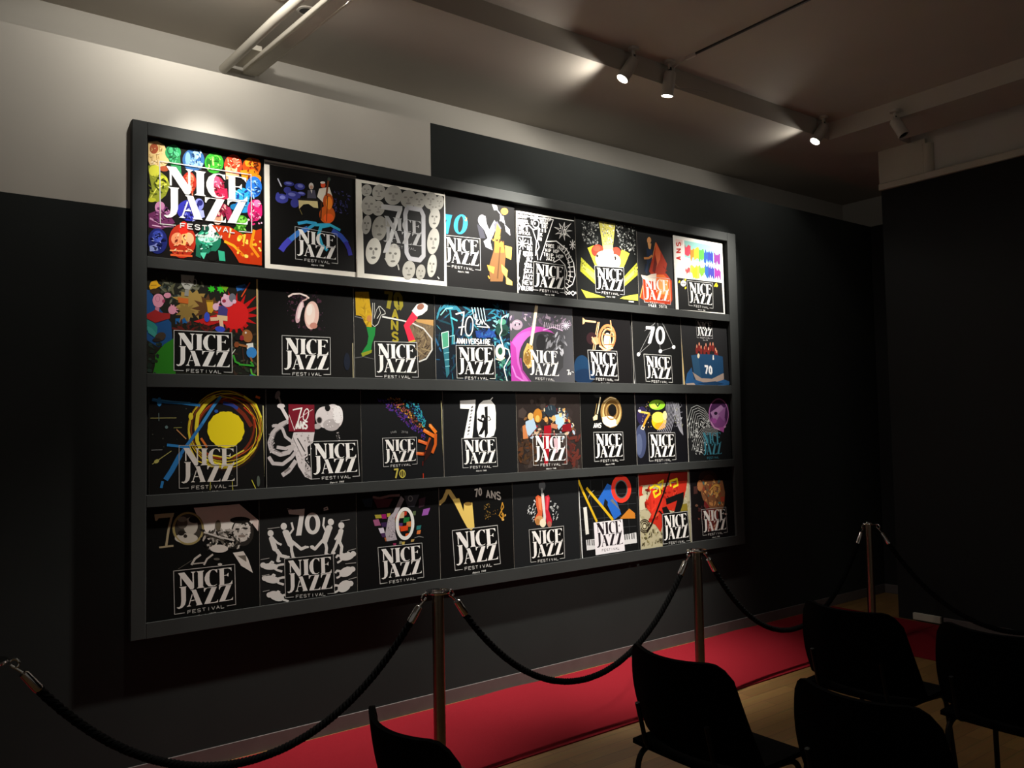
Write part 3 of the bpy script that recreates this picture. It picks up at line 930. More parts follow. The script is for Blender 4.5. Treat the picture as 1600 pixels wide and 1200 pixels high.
  ['S',31,60,[72,527,266,531,266,406,65,420],['3a4030','5a5a40','2a3838','6a6a58'],6.9,23.6,2],
  ['P','a08444',310,424,257,405,294,366,244,377,247,333,215,372,195,312,193,378,160,353,169,387,121,383,166,413,118,437,160,445,162,469,188,463,199,485,216,465,238,484,247,465,279,468,265,437],
  ['P','8a7038',231,374,211,361,219,340,197,342,191,314,176,340,151,313,160,350,134,349,157,369,138,384,158,389,154,418,177,395,192,437,194,394,223,410,205,381],
  ['P','5a3a20',386,399,344,383,373,351,325,363,330,332,303,359,294,314,283,351,255,320,264,360,225,347,252,378,208,387,249,402,223,430,265,421,258,454,281,443,294,469,304,432,327,454,331,433,353,432,333,406],
  ['P','30c020',331,495,321,488,321,480,312,483,306,474,304,485,293,483,299,492,291,501,303,502,305,514,313,506,322,509,322,500],
  ['P','38c828',382,501,369,494,374,480,361,485,353,474,350,487,338,487,343,497,338,507,350,508,352,524,361,514,371,517,371,506],
  ['P','78a820',352,516,396,512,382,485],
  ['P','c81818',565,374,493,357,543,328,481,336,542,268,471,312,479,268,444,315,439,258,424,306,400,261,403,311,347,250,389,326,313,285,372,339,327,339,369,361,315,379,376,382,330,421,382,405,354,461,407,410,394,491,423,431,441,487,444,417,486,482,472,424,546,480,484,402,574,430,497,382],
  ['E','e02222',429,369,71,5,0,-75],
  ['P','c02020',220,322,337,366,352,323,294,305],
  ['P','3070c0',434,519,483,535,490,513,441,493],
  ['P','2a5090',463,495,509,530,471,526],
  ['L','e05020',6.0,509,545,463,465],
  ['S',32,40,[126,309,396,318,396,281,126,274],['4a2018','601c18','2a3020','1a1a18'],7.0,25.2,2],
  ['S',33,60,[411,281,547,296,546,53,410,58],['1c1c18','3a2a20','2a3828','4a4a3a'],7.4,22.3,2],
  ['P','2a7a1c',39,149,79,200,133,238,133,31,23,36,36,92],
  ['S',34,20,[-1,203,72,207,46,50,0,49],['1c2a20','2a3a30','203018'],9.5,23.1,1],
  ['P','e0a820',10,481,19,505,45,516,54,497,66,491,39,473,15,467],
  ['L','6a4a10',2.8,18,487,45,491],
  ['E','3a2a1a',38,460,24,2,0,-14],
  ['E','d890a8',53,415,27,2,0,-34],
  ['E','d890a8',95,444,17,4,2,-13],
  ['E','b87088',50,424,11,1,0,-16,2.8],
  ['E','a04060',77,414,7,1,0,-9],
  ['P','c07890',38,382,58,380,55,359,37,361],
  ['L','3a2428',2.1,78,438,87,431],
  ['P','9a2424',0,344,38,369,65,356,109,355,106,330,52,309,38,304,0,323],
  ['E','d890a8',118,373,19,1,0,-22],
  ['L','d890a8',6.3,121,377,112,400],
  ['L','d890a8',6.3,121,377,126,399],
  ['L','d890a8',6.3,121,377,138,389],
  ['L','d890a8',6.3,121,377,147,377],
  ['L','d890a8',6.3,121,377,144,361],
  ['P','2a8078',0,320,32,304,49,284,45,248,32,233,0,267],
  ['P','3a9088',0,288,25,275,45,248,35,233,6,253],
  ['E','40342a',62,237,24,13,8,-18],
  ['E','2a241e',45,220,20,1,0,-10],
  ['P','a8a8a0',160,554,225,555,220,512,202,481,178,483,162,507],
  ['P','8a8a84',180,481,199,481,196,448,176,448],
  ['P','c06428',144,439,196,436,195,409,148,412],
  ['L','404038',3.6,173,526,181,519],
  ['L','404038',3.6,198,530,208,522],
  ['L','404038',4.3,176,504,188,509,203,503],
  ['E','8a8a84',227,520,10,1,0,-19,4.3],
  ['E','e4b4cc',390,438,33,-3,-5,-31],
  ['E','70707c',416,457,18,1,0,-23],
  ['E','e8c0d4',380,462,8,5,7,-12],
  ['E','a03048',373,437,10,1,0,-9],
  ['E','e8c0d4',426,438,10,1,0,-11],
  ['P','d0a030',282,435,317,437,320,387,309,370,291,374,287,407],
  ['P','8a6818',282,435,317,437,316,427,284,425],
  ['L','e0b0c8',8.8,323,395,338,418],
  ['L','e0b0c8',8.8,329,401,352,434],
  ['E','e4b4cc',332,404,17,1,0,-19],
  ['P','484080',345,408,370,413,392,396,387,356,341,361],
  ['P','e8c898',336,363,390,359,389,334,339,337],
  ['L','ecc4a0',18.9,341,343,303,338],
  ['L','ecc4a0',19.1,356,338,361,297],
  ['E','3850c8',286,348,14,1,0,-25],
  ['E','3850c8',352,290,25,-2,-2,-15],
  ['E','201810',510,296,26,1,0,-23],
  ['E','a06434',492,262,26,8,9,-33],
  ['E','982030',463,250,12,1,0,-14],
  ['E','e8e0d8',484,279,5,0,0,-6],
  ['P','ecece4',487,221,522,227,525,193,490,191],
  ['E','3888d0',514,175,27,1,0,-29],
  ['L','a06434',11.2,493,207,444,214],
  ['E','8a4a28',436,214,13,1,0,-15],
  ['E','181818',439,253,15,1,0,-18],
  ['L','4a2a20',3.8,466,202,476,89],
  ['L','a06434',9.1,508,151,517,128],
  ['L','38a030',9.7,418,159,429,125,451,115],
  ['L','38a030',9.1,508,128,523,106,493,109,447,111],
  ['L','50b838',7.6,508,90,515,64,538,53],
  ['L','c8d0c0',4.5,410,162,429,189],
  ['L','3070b0',7.6,504,56,523,54],
  ['P','d8b878',542,578,552,579,551,38,543,38],
  ['G','f4f2ee','k',126,272,411,274,412,69,125,73],
 ]),
 (2,2): (1.5391,2.0817,1.8890,2.4550,0,"0c0a08","d8d4cc",[
  ['S',41,80,[160,524,359,532,366,308,183,322],['2a1420','3a2030','1c0e16','4a2838'],6.4,20.7,1],
  ['S',42,70,[144,530,376,550,374,309,167,306],['7a5070','a070a0','50304a'],1.6,4.8,1],
  ['L','f4dcd4',9.7,164,486,188,502,229,509,266,499,283,486],
  ['L','fff4f0',4.0,193,504,233,509,262,500],
  ['L','e0b8b0',7.3,275,490,266,479,243,469],
  ['E','d8b0b8',228,407,19,-3,-16,-61],
  ['E','f4e0e0',230,415,11,-2,-12,-47],
  ['E','0c0a08',242,381,11,-1,-10,-55],
  ['E','e8c0b4',297,394,42,0,-6,-78],
  ['E','f4dcd0',289,399,28,0,-5,-60],
  ['E','f8ece4',284,423,17,0,-3,-32],
  ['E','c88878',307,337,22,1,0,-17],
  ['P','a8a080',537,252,544,252,546,48,537,48],
  ['E','101828',503,145,19,1,0,-49],
  ['G','f4f2ee','',127,274,404,276,403,70,126,67],
 ]),
 (2,3): (2.0891,2.6190,1.8890,2.4550,0,"1d1e1c","d8d4cc",[
  ['P','c8a010',11,546,96,553,105,470,115,418,111,348,79,350,48,408,13,412],
  ['S',51,24,[14,527,88,533,108,366,72,364],['a88408','d8b428','b89010'],6.7,17.4,3],
  ['E','c08040',97,398,16,1,0,-19],
  ['P','188438',78,348,136,350,130,303,110,250,102,198,49,176,41,193,81,249,90,294],
  ['P','8a9020',42,196,110,218,107,201,49,176],
  ['L','d0d0c8',3.5,120,490,113,366,130,353,151,369,174,422,201,432,197,447,168,473,158,472,170,435,147,401],
  ['L','d0d0c8',2.7,132,491,128,400,145,453,159,470],
  ['T','8a8020','70',197,464,327,465,189,561,0.26],
  ['T','9a8c20','A',240,407,292,407,241,458,0.26],
  ['T','9a8c20','N',236,342,288,342,237,393,0.26],
  ['T','9a8c20','S',238,274,290,273,239,325,0.26],
  ['P','6a5a44',350,390,458,407,527,390,522,295,494,206,423,162,402,276,350,340],
  ['S',52,50,[381,382,505,389,486,212,416,176],['7a6a50','4a3c2c','8a7858','382c20'],5.7,21.4,4],
  ['P','b08850',389,413,527,416,525,380,412,396],
  ['L','c8c8c4',8.7,180,415,231,409,320,398,381,387,457,359,511,301,512,234,470,178,419,159],
  ['L','d8d8d4',5.7,180,412,320,397],
  ['P','e4e0dc',378,461,413,502,460,518,489,500,484,472,451,445,412,429],
  ['E','8a5a48',438,490,23,13,10,-15],
  ['P','e82440',382,456,418,423,359,366,396,288,353,275,321,371],
  ['L','b8b030',8.6,353,274,398,284],
  ['L','606060',4.0,4,168,56,176,120,165],
  ['L','808080',4.0,6,404,58,395],
  ['P','a09878',-13,283,-6,283,-1,42,-8,42],
  ['G','f4f2ee','',127,267,408,273,413,66,129,65],
 ]),
 (2,4): (2.6265,3.1917,1.8890,2.4550,0,"101c28","d8d4cc",[
  ['S',61,170,[9,504,550,525,562,61,13,52],['12304c','1f5880','14243c','206c84','103c48','38889c','0a1018','0a1018','081420'],8.9,32.5,4],
  ['S',62,40,[408,508,550,510,554,293,439,302],['4a98a4','286c90','143050','80b8b8','0a1824'],11.1,31.6,2],
  ['S',63,30,[445,188,561,199,558,61,442,59],['387868','68a890','12363c','0a1c20'],11.1,28.5,2],
  ['L','2f8098',8.2,109,487,61,497,17,455],
  ['L','2f8098',8.2,109,487,68,510,30,473],
  ['L','2f8098',8.2,109,487,81,520,54,488],
  ['L','2f8098',8.2,109,487,98,527,87,498],
  ['L','2f8098',8.3,109,487,116,529,122,502],
  ['L','2f8098',8.3,109,487,134,526,156,498],
  ['L','2f8098',8.3,109,487,148,518,183,488],
  ['L','2f8098',8.3,109,487,156,507,199,472],
  ['L','2f8098',8.3,109,487,158,494,202,454],
  ['L','2a8898',12.0,109,487,127,371,121,274],
  ['L','90d8d0',6.7,40,448,81,492,130,499],
  ['L','58c0d0',10.6,112,439,161,421],
  ['P','4a9878',44,339,93,352,93,259,51,245],
  ['L','c8e8d8',4.5,44,339,93,352,93,259,51,245,44,339],
  ['P','2a6a78',52,243,93,255,94,94,73,66],
  ['L','a0d8d8',4.5,102,321,136,330,132,274],
  ['L','88c8d0',3.7,60,216,96,223],
  ['L','88c8d0',3.7,63,175,95,180],
  ['L','88c8d0',3.7,66,135,97,139],
  ['L','c0e8f0',5.4,271,513,287,443],
  ['L','c0e8f0',5.4,293,514,309,440],
  ['L','c0e8f0',5.5,315,516,331,437],
  ['L','c0e8f0',5.5,338,517,353,434],
  ['L','c0e8f0',5.5,360,519,375,431],
  ['P','1a3a80',293,366,440,374,439,331,301,324],
  ['S',64,20,[294,373,440,374,439,331,310,324],['20448a','142450','2c5c90'],10.8,27.9,2],
  ['E','1a3c34',502,384,53,3,-1,-43],
  ['E','4a8870',504,435,32,2,0,-19],
  ['E','0c2420',511,370,27,1,0,-17],
  ['L','f4f2ee',9.1,149,462,212,478,198,403,186,332],
  ['L','f4f2ee',6.9,168,379,212,388],
  ['E','f4f2ee',248,392,32,0,-7,-65,9.2],
  ['L','f4f2ee',7.8,295,436,296,472],
  ['L','f4f2ee',6.2,299,412,316,434,303,437,301,409,328,407],
  ['L','f4f2ee',6.3,328,410,338,436,347,411,356,437,371,409],
  ['L','f4f2ee',6.3,372,416,401,393,307,395],
  ['T','f4f2ee','ANNIVERSAIRE.',150,280,431,285,151,311,0.2],
  ['E','f0e8c8',481,241,39,1,-1,-49],
  ['E','fff8e0',478,246,32,1,-1,-40,6.4],
  ['E','1a4a38',482,245,19,1,-1,-24],
  ['L','e8e0c0',7.2,445,195,480,185,516,204],
  ['L','e8f4ec',7.2,540,481,502,460,494,413,499,377,480,348,496,305,509,269,549,256,558,213,533,176,508,139,518,96,531,53],
  ['G','f4f2ee','k',146,268,434,279,438,68,148,66],
 ]),
 (2,5): (3.1920,3.7347,1.8890,2.4550,0,"48484c","d8d4cc",[
  ['S',71,70,[-6,503,532,503,529,419,-3,390],['8a788a','6a5c6c','a090a0','50485a'],8.8,28.6,2],
  ['E','9a8a98',59,423,45,3,-1,-34],
  ['E','c0b0c0',57,433,25,1,0,-14,4.4],
  ['E','302838',44,422,6,0,0,-7],
  ['E','302838',78,428,6,0,0,-7],
  ['E','b84aa8',218,210,244,8,-6,-212],
  ['E','c060b4',166,198,191,6,-5,-191],
  ['P','a83c98',-9,65,-3,321,43,274,53,165,112,28,0,26],
  ['E','38383a',282,212,215,7,-5,-181],
  ['P','48484c',460,394,556,399,545,23,277,20,440,156],
  ['L','d078c4',11.0,9,154,39,86,112,48],
  ['L','8a3880',13.4,79,206,89,126,150,58],
  ['L','d8b8d8',5.8,274,400,367,426,447,404],
  ['L','d8c8d8',4.6,289,455,293,422],
  ['L','d8c8d8',4.6,307,453,312,420],
  ['L','d8c8d8',4.6,326,451,330,418],
  ['L','d8c8d8',4.7,344,449,348,416],
  ['L','d8c8d8',4.7,362,447,367,414],
  ['L','d8c8d8',4.7,381,445,385,412],
  ['L','d8c8d8',4.7,400,443,404,410],
  ['L','d8c8d8',4.7,418,441,423,408],
  ['L','d8c8d8',4.7,437,439,442,406],
  ['L','e8e0f0',3.6,511,444,440,440],
  ['L','e8e0f0',3.6,505,428,445,456],
  ['L','e8e0f0',3.6,492,416,458,468],
  ['L','e8e0f0',3.6,474,411,476,473],
  ['L','e8e0f0',3.6,457,414,494,470],
  ['L','e8e0f0',3.6,444,425,506,459],
  ['S',72,30,[287,375,473,385,456,239,310,254],['8a8a90','b0b0b8','5a5a60'],11.5,30.0,2],
  ['E','28282a',253,313,39,2,-2,-61],
  ['L','f0dcb8',25.0,227,565,212,493,195,411,166,289],
  ['L','fff4e0',8.0,221,524,192,401,164,289],
  ['P','d0a860',138,308,184,289,181,159,140,138,101,186,105,246],
  ['E','8a6830',135,207,28,1,-1,-44],
  ['S',73,26,[131,297,188,300,178,159,115,157],['f8e8c8','a88040','6a4c20'],4.5,12.4,1],
  ['L','f4f2ee',5.9,473,136,493,138,482,105],
  ['E','f4f2ee',501,114,8,0,0,-8,3.6],
  ['L','f4f2ee',3.6,515,127,534,123],
  ['G','f4f2ee','n',138,276,408,276,413,67,143,76],
 ]),
 (2,6): (3.7268,4.2840,1.8890,2.4550,0,"0f0c0e","d8d4cc",[
  ['E','10304e',76,160,73,2,-3,-84],
  ['E','0c2440',96,98,98,2,-2,-53],
  ['P','d8a878',97,507,116,497,116,470,95,458],
  ['L','e0b080',13.7,102,486,221,483],
  ['L','d8a070',7.4,239,484,183,282],
  ['L','e8c090',7.4,253,485,201,285],
  ['E','2a1418',175,365,49,2,-1,-43],
  ['E','c08860',214,350,34,-13,-18,-23],
  ['L','d8a880',11.2,178,376,216,324],
  ['E','c07848',323,377,85,0,-13,-98,20.2],
  ['E','e0a878',329,374,62,0,-9,-74,12.6],
  ['E','f0d8c0',325,356,35,2,-2,-56],
  ['E','f8ecdc',316,348,21,1,-1,-43],
  ['L','d09868',10.2,361,504,369,439,332,297],
  ['L','b87040',7.7,293,446,395,419],
  ['L','b87040',7.7,277,402,402,387],
  ['L','a86038',7.6,289,327,392,332],
  ['L','e8c098',11.3,245,315,302,290,377,309],
  ['G','f4f2ee','d',134,282,413,284,421,77,147,81],
 ]),
 (2,7): (4.3030,4.8234,1.8890,2.4550,0,"131414","d8d4cc",[
  ['P','d8d8d8',-37,509,-29,510,4,50,-6,50],
  ['P','5a5a5a',-17,508,-12,509,19,50,13,50],
  ['L','9a9a9a',2.7,55,270,252,533],
  ['L','9a9a9a',2.7,55,270,189,359],
  ['L','9a9a9a',2.7,287,302,268,534],
  ['L','9a9a9a',2.7,434,339,309,530],
  ['L','9a9a9a',2.8,287,302,434,339],
  ['L','9a9a9a',2.7,128,446,260,522],
  ['L','9a9a9a',2.8,434,339,333,503],
  ['P','f4f4f4',142,483,235,484,235,466,188,357,156,355,199,461,141,461],
  ['E','f4f4f4',292,421,51,3,-3,-69],
  ['E','131414',292,421,23,1,-2,-48],
  ['E','f8f8f8',55,270,17,1,-1,-14],
  ['E','f8f8f8',287,302,18,1,-1,-15],
  ['E','f8f8f8',434,339,19,1,-1,-15],
  ['G','f4f2ee','',109,274,403,271,406,70,122,74],
 ]),
 (2,8): (4.8276,5.3767,1.8890,2.4550,0,"2d2d2f","d8d4cc",[
  ['P','e0c080',-20,548,-7,549,19,37,6,37],
  ['G','f4f2ee','d',175,560,364,559,367,427,181,424],
  ['P','7a2420',156,334,174,375,188,335,181,299,160,298],
  ['E','d89070',173,356,7,0,-1,-13],
  ['P','7a2420',185,353,203,394,217,354,210,318,189,317],
  ['E','d89070',202,375,7,0,-1,-13],
  ['P','7a2420',206,330,223,371,238,331,231,295,209,294],
  ['E','d89070',223,352,7,0,-1,-13],
  ['P','7a2420',245,325,263,367,277,327,270,290,248,290],
  ['E','d89070',262,347,7,0,-1,-13],
  ['P','7a2420',264,350,282,391,296,351,289,315,267,314],
  ['E','d89070',281,372,7,0,-1,-13],
  ['P','7a2420',315,358,333,400,348,359,340,323,318,322],
  ['E','d89070',332,380,7,0,-1,-13],
  ['P','7a2420',348,359,366,401,381,361,373,324,351,323],
  ['E','d89070',365,382,7,0,-1,-13],
  ['P','7a2420',377,318,395,360,410,320,403,283,381,282],
  ['E','d89070',394,341,7,0,-1,-13],
  ['P','7a2420',389,301,407,342,422,302,415,265,393,265],
  ['E','d89070',406,323,7,0,-1,-13],
  ['P','7a2420',291,321,309,363,324,322,317,286,295,285],
  ['E','d89070',309,343,7,0,-1,-13],
  ['P','1e4468',103,282,202,297,383,299,479,286,482,108,410,90,140,91],
  ['P','2a5070',103,282,184,290,211,98,131,97],
  ['P','a89488',111,153,211,108,337,106,480,154,481,103,373,77,157,74],
  ['P','28588a',21,66,48,142,102,190,126,97,228,77,373,80,485,103,563,83,539,60,298,40,51,44],
  ['P','b8a498',27,63,122,71,138,55,51,47],
  ['P','1a3c60',157,68,373,87,483,67,335,46],
  ['P','e8e4dc',357,293,368,294,370,258,352,257],
  ['E','e8d8b8',187,282,14,0,-1,-19],
  ['T','f0f0f0','70',249,144,350,142,248,204,0.28],
 ]),
 (3,1): (0.9982,1.5659,1.3100,1.8730,0,"131110","d8d4cc",[
  ['S',81,60,[6,542,557,547,555,51,14,83],['2a3a40','4a4a40','3a2014','505048'],2.1,7.0,1],
  ['E','2a1608',370,348,188,-4,0,-204],
  ['E','131110',355,333,142,-3,0,-151],
  ['E','8a4818',374,363,174,-34,-34,-190,3.8],
  ['E','c8b020',367,356,180,-3,0,-200,4.5],
  ['E','6a3410',355,360,139,-84,-90,-155,7.5],
  ['E','b84a18',386,363,75,-133,-151,-85,5.3],
  ['E','d8c430',374,367,30,-174,-186,-30,3.8],
  ['E','a07818',363,348,-85,-146,-162,98,3.8],
  ['E','c8a820',386,359,156,-60,-62,-170,3.0],
  ['E','7a2810',370,356,109,-94,-104,-123,9.1],
  ['E','e0c828',355,349,-133,-110,-113,138,3.0],
  ['L','7a2a14',20.0,326,507,401,485,462,431,501,369],
  ['L','c03818',6.2,462,469,517,415,524,361],
  ['L','d87028',10.3,245,314,274,268],
  ['L','e8701c',12.6,525,525,548,517],
  ['L','f0e030',9.4,462,527,525,485,554,415],
  ['L','e8dc30',7.6,245,217,325,184,400,173,461,201,524,260],
  ['L','e0d040',6.8,281,231,385,208,462,247],
  ['L','2a78b8',14.4,14,508,68,496,152,491,241,479],
  ['L','4a98d0',5.7,20,510,109,498,194,492],
  ['E','3080c0',47,496,11,0,0,-22],
  ['L','2a4090',16.7,356,492,401,481,431,462],
  ['L','e0cc30',17.5,318,526,267,485,230,433,222,366,226,299,241,262],
  ['E','e0cc30',196,424,11,0,0,-18],
  ['L','d8c030',5.8,196,418,186,352,191,271,223,203,296,170,385,166],
  ['L','3a8ac8',14.9,344,524,304,470,252,388],
  ['L','2a70b0',16.0,252,388,202,315,145,236],
  ['L','2a74b4',24.1,145,236,103,157,75,115],
  ['L','2a78b8',12.6,62,109,55,77],
  ['L','2a78b8',12.9,82,285,131,278,191,267],
  ['E','2a58a8',321,449,10,0,0,-8],
  ['L','a8a060',2.9,6,417,127,417],
  ['L','708080',2.8,44,441,45,402],
  ['L','b0a860',3.6,14,194,103,255],
  ['L','a0a0a0',2.1,10,262,61,262],
  ['L','c08858',5.1,127,360,173,312],
  ['E','b8b060',34,207,11,6,4,-8],
  ['L','909050',2.9,113,368,152,369],
  ['L','d0c840',3.9,500,92,523,41],
  ['L','c0b840',3.0,400,90,402,39],
  ['L','b0a840',3.0,290,96,288,52],
  ['E','607878',80,372,7,0,0,-8],
  ['E','505850',535,83,9,-1,0,-28],
  ['P','f0d818',463,353,465,343,462,333,458,324,453,315,452,305,446,297,439,290,430,285,424,277,416,272,408,266,397,267,388,263,378,262,369,259,359,263,350,264,341,269,330,269,322,275,314,280,309,289,300,294,294,301,288,309,286,319,282,328,278,337,276,346,277,356,279,365,279,375,280,385,283,394,290,401,295,409,301,417,306,426,315,430,323,435,332,438,340,445,350,446,359,448,369,445,379,448,389,446,399,445,406,437,416,434,424,429,434,425,439,416,445,408,450,399,457,392,460,382,461,372,461,362],
  ['P','c8c090',561,477,567,477,575,26,569,27],
  ['G','d4ccc4','d',139,281,423,270,424,66,139,70],
 ]),
 (3,2): (1.5786,2.1367,1.3100,1.8730,0,"0a0a0a","d8d4cc",[
  ['E','e4dcdc',382,417,56,7,10,-68],
  ['E','dcd4d4',329,413,54,-1,0,-59],
  ['E','b8b0b0',368,370,49,-1,0,-33],
  ['E','f0ecec',408,427,30,0,0,-49],
  ['S',91,50,[343,468,431,468,430,361,342,354],['c8c0c0','f4f0f0','a8a0a0'],2.5,6.8,1],
  ['E','221c1c',298,397,13,0,0,-15],
  ['E','8a8282',298,397,17,0,0,-19,4.2],
  ['E','0a0a0a',347,464,16,0,0,-18],
  ['E','b8b0b0',285,363,22,0,0,-15],
  ['P','d4cccc',150,333,270,337,259,275,212,244,211,180,245,139,249,74,211,92,174,150,157,214,133,278],
  ['L','8a8282',11.6,229,308,238,275],
  ['S',92,30,[162,325,255,331,236,115,178,150],['a8a0a0','ece4e4','787070'],4.1,11.4,1],
  ['L','c4bcbc',23.7,129,397,76,374,35,332,17,281,27,241,75,217,120,227,153,266],
  ['L','8a8282',5.5,113,382,51,335,29,281,39,242,87,224],
  ['L','c4bcbc',19.2,11,208,34,172,87,166,136,199,162,230],
  ['L','c4bcbc',24.1,83,107,120,129,161,182],
  ['L','88807e',12.9,95,122,128,144],
  ['L','c4bcbc',16.1,35,371,60,371,88,354,104,311,137,286,154,286],
  ['L','c4bcbc',12.7,56,375,31,367],
  ['L','c4bcbc',17.7,55,257,104,248,145,262],
  ['S',93,40,[11,328,35,328,55,226,19,227],['f0eaea','8a8484'],3.2,6.3,1],
  ['S',94,16,[390,333,412,332,422,283,404,283],['c8c0c0','5a5454'],4.3,7.7,1],
  ['S',95,40,[211,180,245,179,249,74,211,92],['b8b0b0','4a4444'],4.1,8.2,1],
  ['E','8a8282',63,534,12,-4,-8,-22],
  ['L','b0a8a8',9.6,69,524,82,481],
  ['E','e0d8d8',81,475,21,0,0,-13],
  ['L','e4dcdc',17.8,80,473,121,401],
  ['L','d8d0d0',37.8,162,317,212,212],
  ['L','2a2424',6.6,170,301,212,228],
  ['L','d8d0d0',8.2,195,189,224,208,221,268],
  ['P','7a1426',122,485,269,481,270,334,122,339],
  ['L','f4f2ee',7.4,146,454,197,464,186,429,174,385],
  ['E','f4f2ee',220,428,16,-4,-9,-34,6.6],
  ['L','e8c8c8',3.3,179,405,230,440,260,456],
  ['L','e8d8d8',3.3,125,429,139,389,154,345,167,381],
  ['T','f4f2ee','ANS',162,351,230,353,164,390,0.22],
  ['G','f4f2ee','d',244,282,524,280,533,80,249,78],
 ]),
 (3,3): (2.1170,2.6660,1.3100,1.8730,0,"191b1d","d8d4cc",[
  ['S',101,190,[105,518,188,518,433,312,424,272],['3a2c88','4a3098','2a2468','5a3488','6a2a70'],4.7,12.2,1],
  ['S',102,150,[159,531,261,518,418,352,417,319],['8a5424','b06c28','6a3a20','d8b040','8a3850'],4.8,11.6,1],
  ['S',103,120,[269,518,382,492,434,385,425,339],['2478a0','2a98a8','2a5090','3ab0b0'],4.9,12.6,1],
  ['L','e87a20',20.4,461,361,505,313],
  ['L','f0a050',8.7,458,366,480,341],
  ['L','e07020',21.7,418,331,464,306,496,290],
  ['L','f09848',8.7,418,333,456,317],
  ['L','d8602a',18.7,380,269,438,250],
  ['L','e8884a',7.9,380,273,424,260],
  ['L','d05820',18.6,364,194,417,189],
  ['L','e88848',7.1,366,198,408,194],
  ['L','c85a18',18.9,501,307,498,243,474,192],
  ['L','b04a14',15.8,463,284,447,251,435,212],
  ['L','601c08',7.2,415,179,431,205],
  ['P','2a0e06',431,205,455,258,470,284,474,231,466,191,415,140],
  ['L','801c0c',3.6,409,146,407,120],
  ['L','b83418',5.0,409,74,409,44],
  ['T','8a8a88','1948',196,313,237,319,194,325,0.18],
  ['T','8a8a88','2018',268,318,311,313,268,330,0.18],
  ['T','c8b850','7',211,56,248,57,209,106,0.2],
  ['E','c8b850',269,79,21,-1,0,-25,6.2],
  ['L','c8b850',4.2,263,100,263,58],
  ['L','c8b850',4.2,275,100,274,57],
  ['P','c8c090',543,506,547,506,557,39,551,40],
  ['G','f4f2ee','',143,289,367,290,369,132,147,125],
 ]),
 (3,4): (2.6747,3.2284,1.3100,1.8730,0,"1b1d1f","d8d4cc",[
  ['P','f8f8f4',124,506,241,513,236,461,209,273,144,272,193,456,125,458],
  ['L','5a5a5a',10.7,206,461,220,471],
  ['L','5a5a5a',10.7,202,440,216,450],
  ['L','8a8a8a',6.1,198,420,211,428],
  ['L','5a5a5a',10.7,193,399,207,408],
  ['L','5a5a5a',10.7,189,378,203,388],
  ['L','8a8a8a',6.1,185,357,198,365],
  ['L','5a5a5a',10.6,181,337,194,346],
  ['L','5a5a5a',10.6,176,316,190,325],
  ['L','8a8a8a',6.1,172,295,186,303],
  ['P','f8f8f4',248,437,267,486,298,507,354,514,388,478,394,429,390,329,373,287,336,273,297,272,259,286,246,332],
  ['P','0c0c0c',306,468,331,471,328,302,311,276,304,276,303,324,281,296,255,293,264,311,285,342,289,370,265,377,250,389,255,398,274,389,283,401,300,411,310,401],
  ['E','0c0c0c',293,407,14,0,0,-13],
  ['L','0c0c0c',5.5,308,394,339,408,353,388,332,380],
  ['P','f8f8f4',282,389,293,401,301,393,293,380],
  ['L','e8e8e4',6.3,349,507,373,528],
  ['G','f4f2ee','d',130,274,390,274,397,92,134,94],
 ]),
 (3,5): (3.2333,3.7769,1.3100,1.8730,0,"352c29","d8d4cc",[
  ['S',111,40,[21,520,531,522,531,44,10,69],['3a302c','302824','403632','2c2422'],33.2,77.4,1],
  ['S',112,130,[61,391,248,470,407,449,511,314],['b0b8c0','7a5430','c09050','7a1a1c','2c3840','d0c0a0','50261c','384858'],8.9,26.7,1.5],
  ['S',113,80,[48,342,512,335,496,252,52,263],['a8b8c8','6a3020','a02028','303038','c8a888','584038'],8.9,26.6,1.5],
  ['S',114,40,[15,264,153,261,148,102,11,108],['46301c','3a2a20','54321c'],15.4,44.0,2],
  ['S',115,30,[415,275,524,272,518,66,410,91],['4a201c','3c2420','5a2820'],16.4,42.3,2],
  ['P','a8c0d4',70,370,137,396,161,330,102,277,71,292],
  ['E','d8b070',113,405,23,0,-1,-24],
  ['P','c07848',44,342,67,352,89,262,47,259],
  ['E','b87828',174,410,36,0,-1,-46],
  ['E','e0b058',171,390,18,0,-1,-22],
  ['E','24303a',287,440,50,0,-1,-41],
  ['L','586870',6.9,264,470,274,445],
  ['L','586870',6.9,288,475,295,445],
  ['P','a01020',225,341,291,346,276,258,246,86,217,87,216,229],
  ['P','a4c4dc',319,413,381,419,401,357,349,312,324,358],
  ['E','d8a868',309,389,18,0,-1,-20],
  ['P','7a1018',387,347,461,356,464,303,375,300],
  ['E','d89a5a',243,384,16,0,0,-18],
  ['P','c8a8b0',301,257,347,256,338,165,312,156],
  ['P','b87a58',284,359,343,348,336,317,284,328],
  ['P','e0c080',355,424,382,427,378,396,358,401],
  ['G','f4f2ee','d',125,289,415,283,413,81,126,85],
 ]),
 (3,6): (3.7842,4.3057,1.3100,1.8730,0,"080808","d8d4cc",[
  ['E','8a6c3c',289,428,103,-1,-4,-110],
  ['E','c8aa70',292,421,88,-1,-3,-97],
  ['E','6a4c24',295,439,77,0,-3,-77],
  ['E','f4e8d0',268,364,65,-14,-14,-35],
  ['E','a08048',292,432,59,0,-2,-60,10.1],
  ['E','0a0806',300,443,41,0,-1,-43],
  ['L','f8f0e0',8.8,203,395,223,352,274,325,341,340],
  ['L','e8d0a0',6.3,221,501,281,534,340,523],
  ['P','e8d0a0',113,394,143,414,157,406,153,378,116,372],
  ['L','e8d8b0',9.9,190,535,155,416],
  ['L','8a7040',6.1,154,491,132,411],
  ['T','f4f2ee','ANS',112,320,189,323,118,349,0.22],
  ['E','1a1a1a',165,554,37,0,-1,-26],
  ['G','f4f2ee','d',114,290,394,287,396,88,114,88],
 ]),
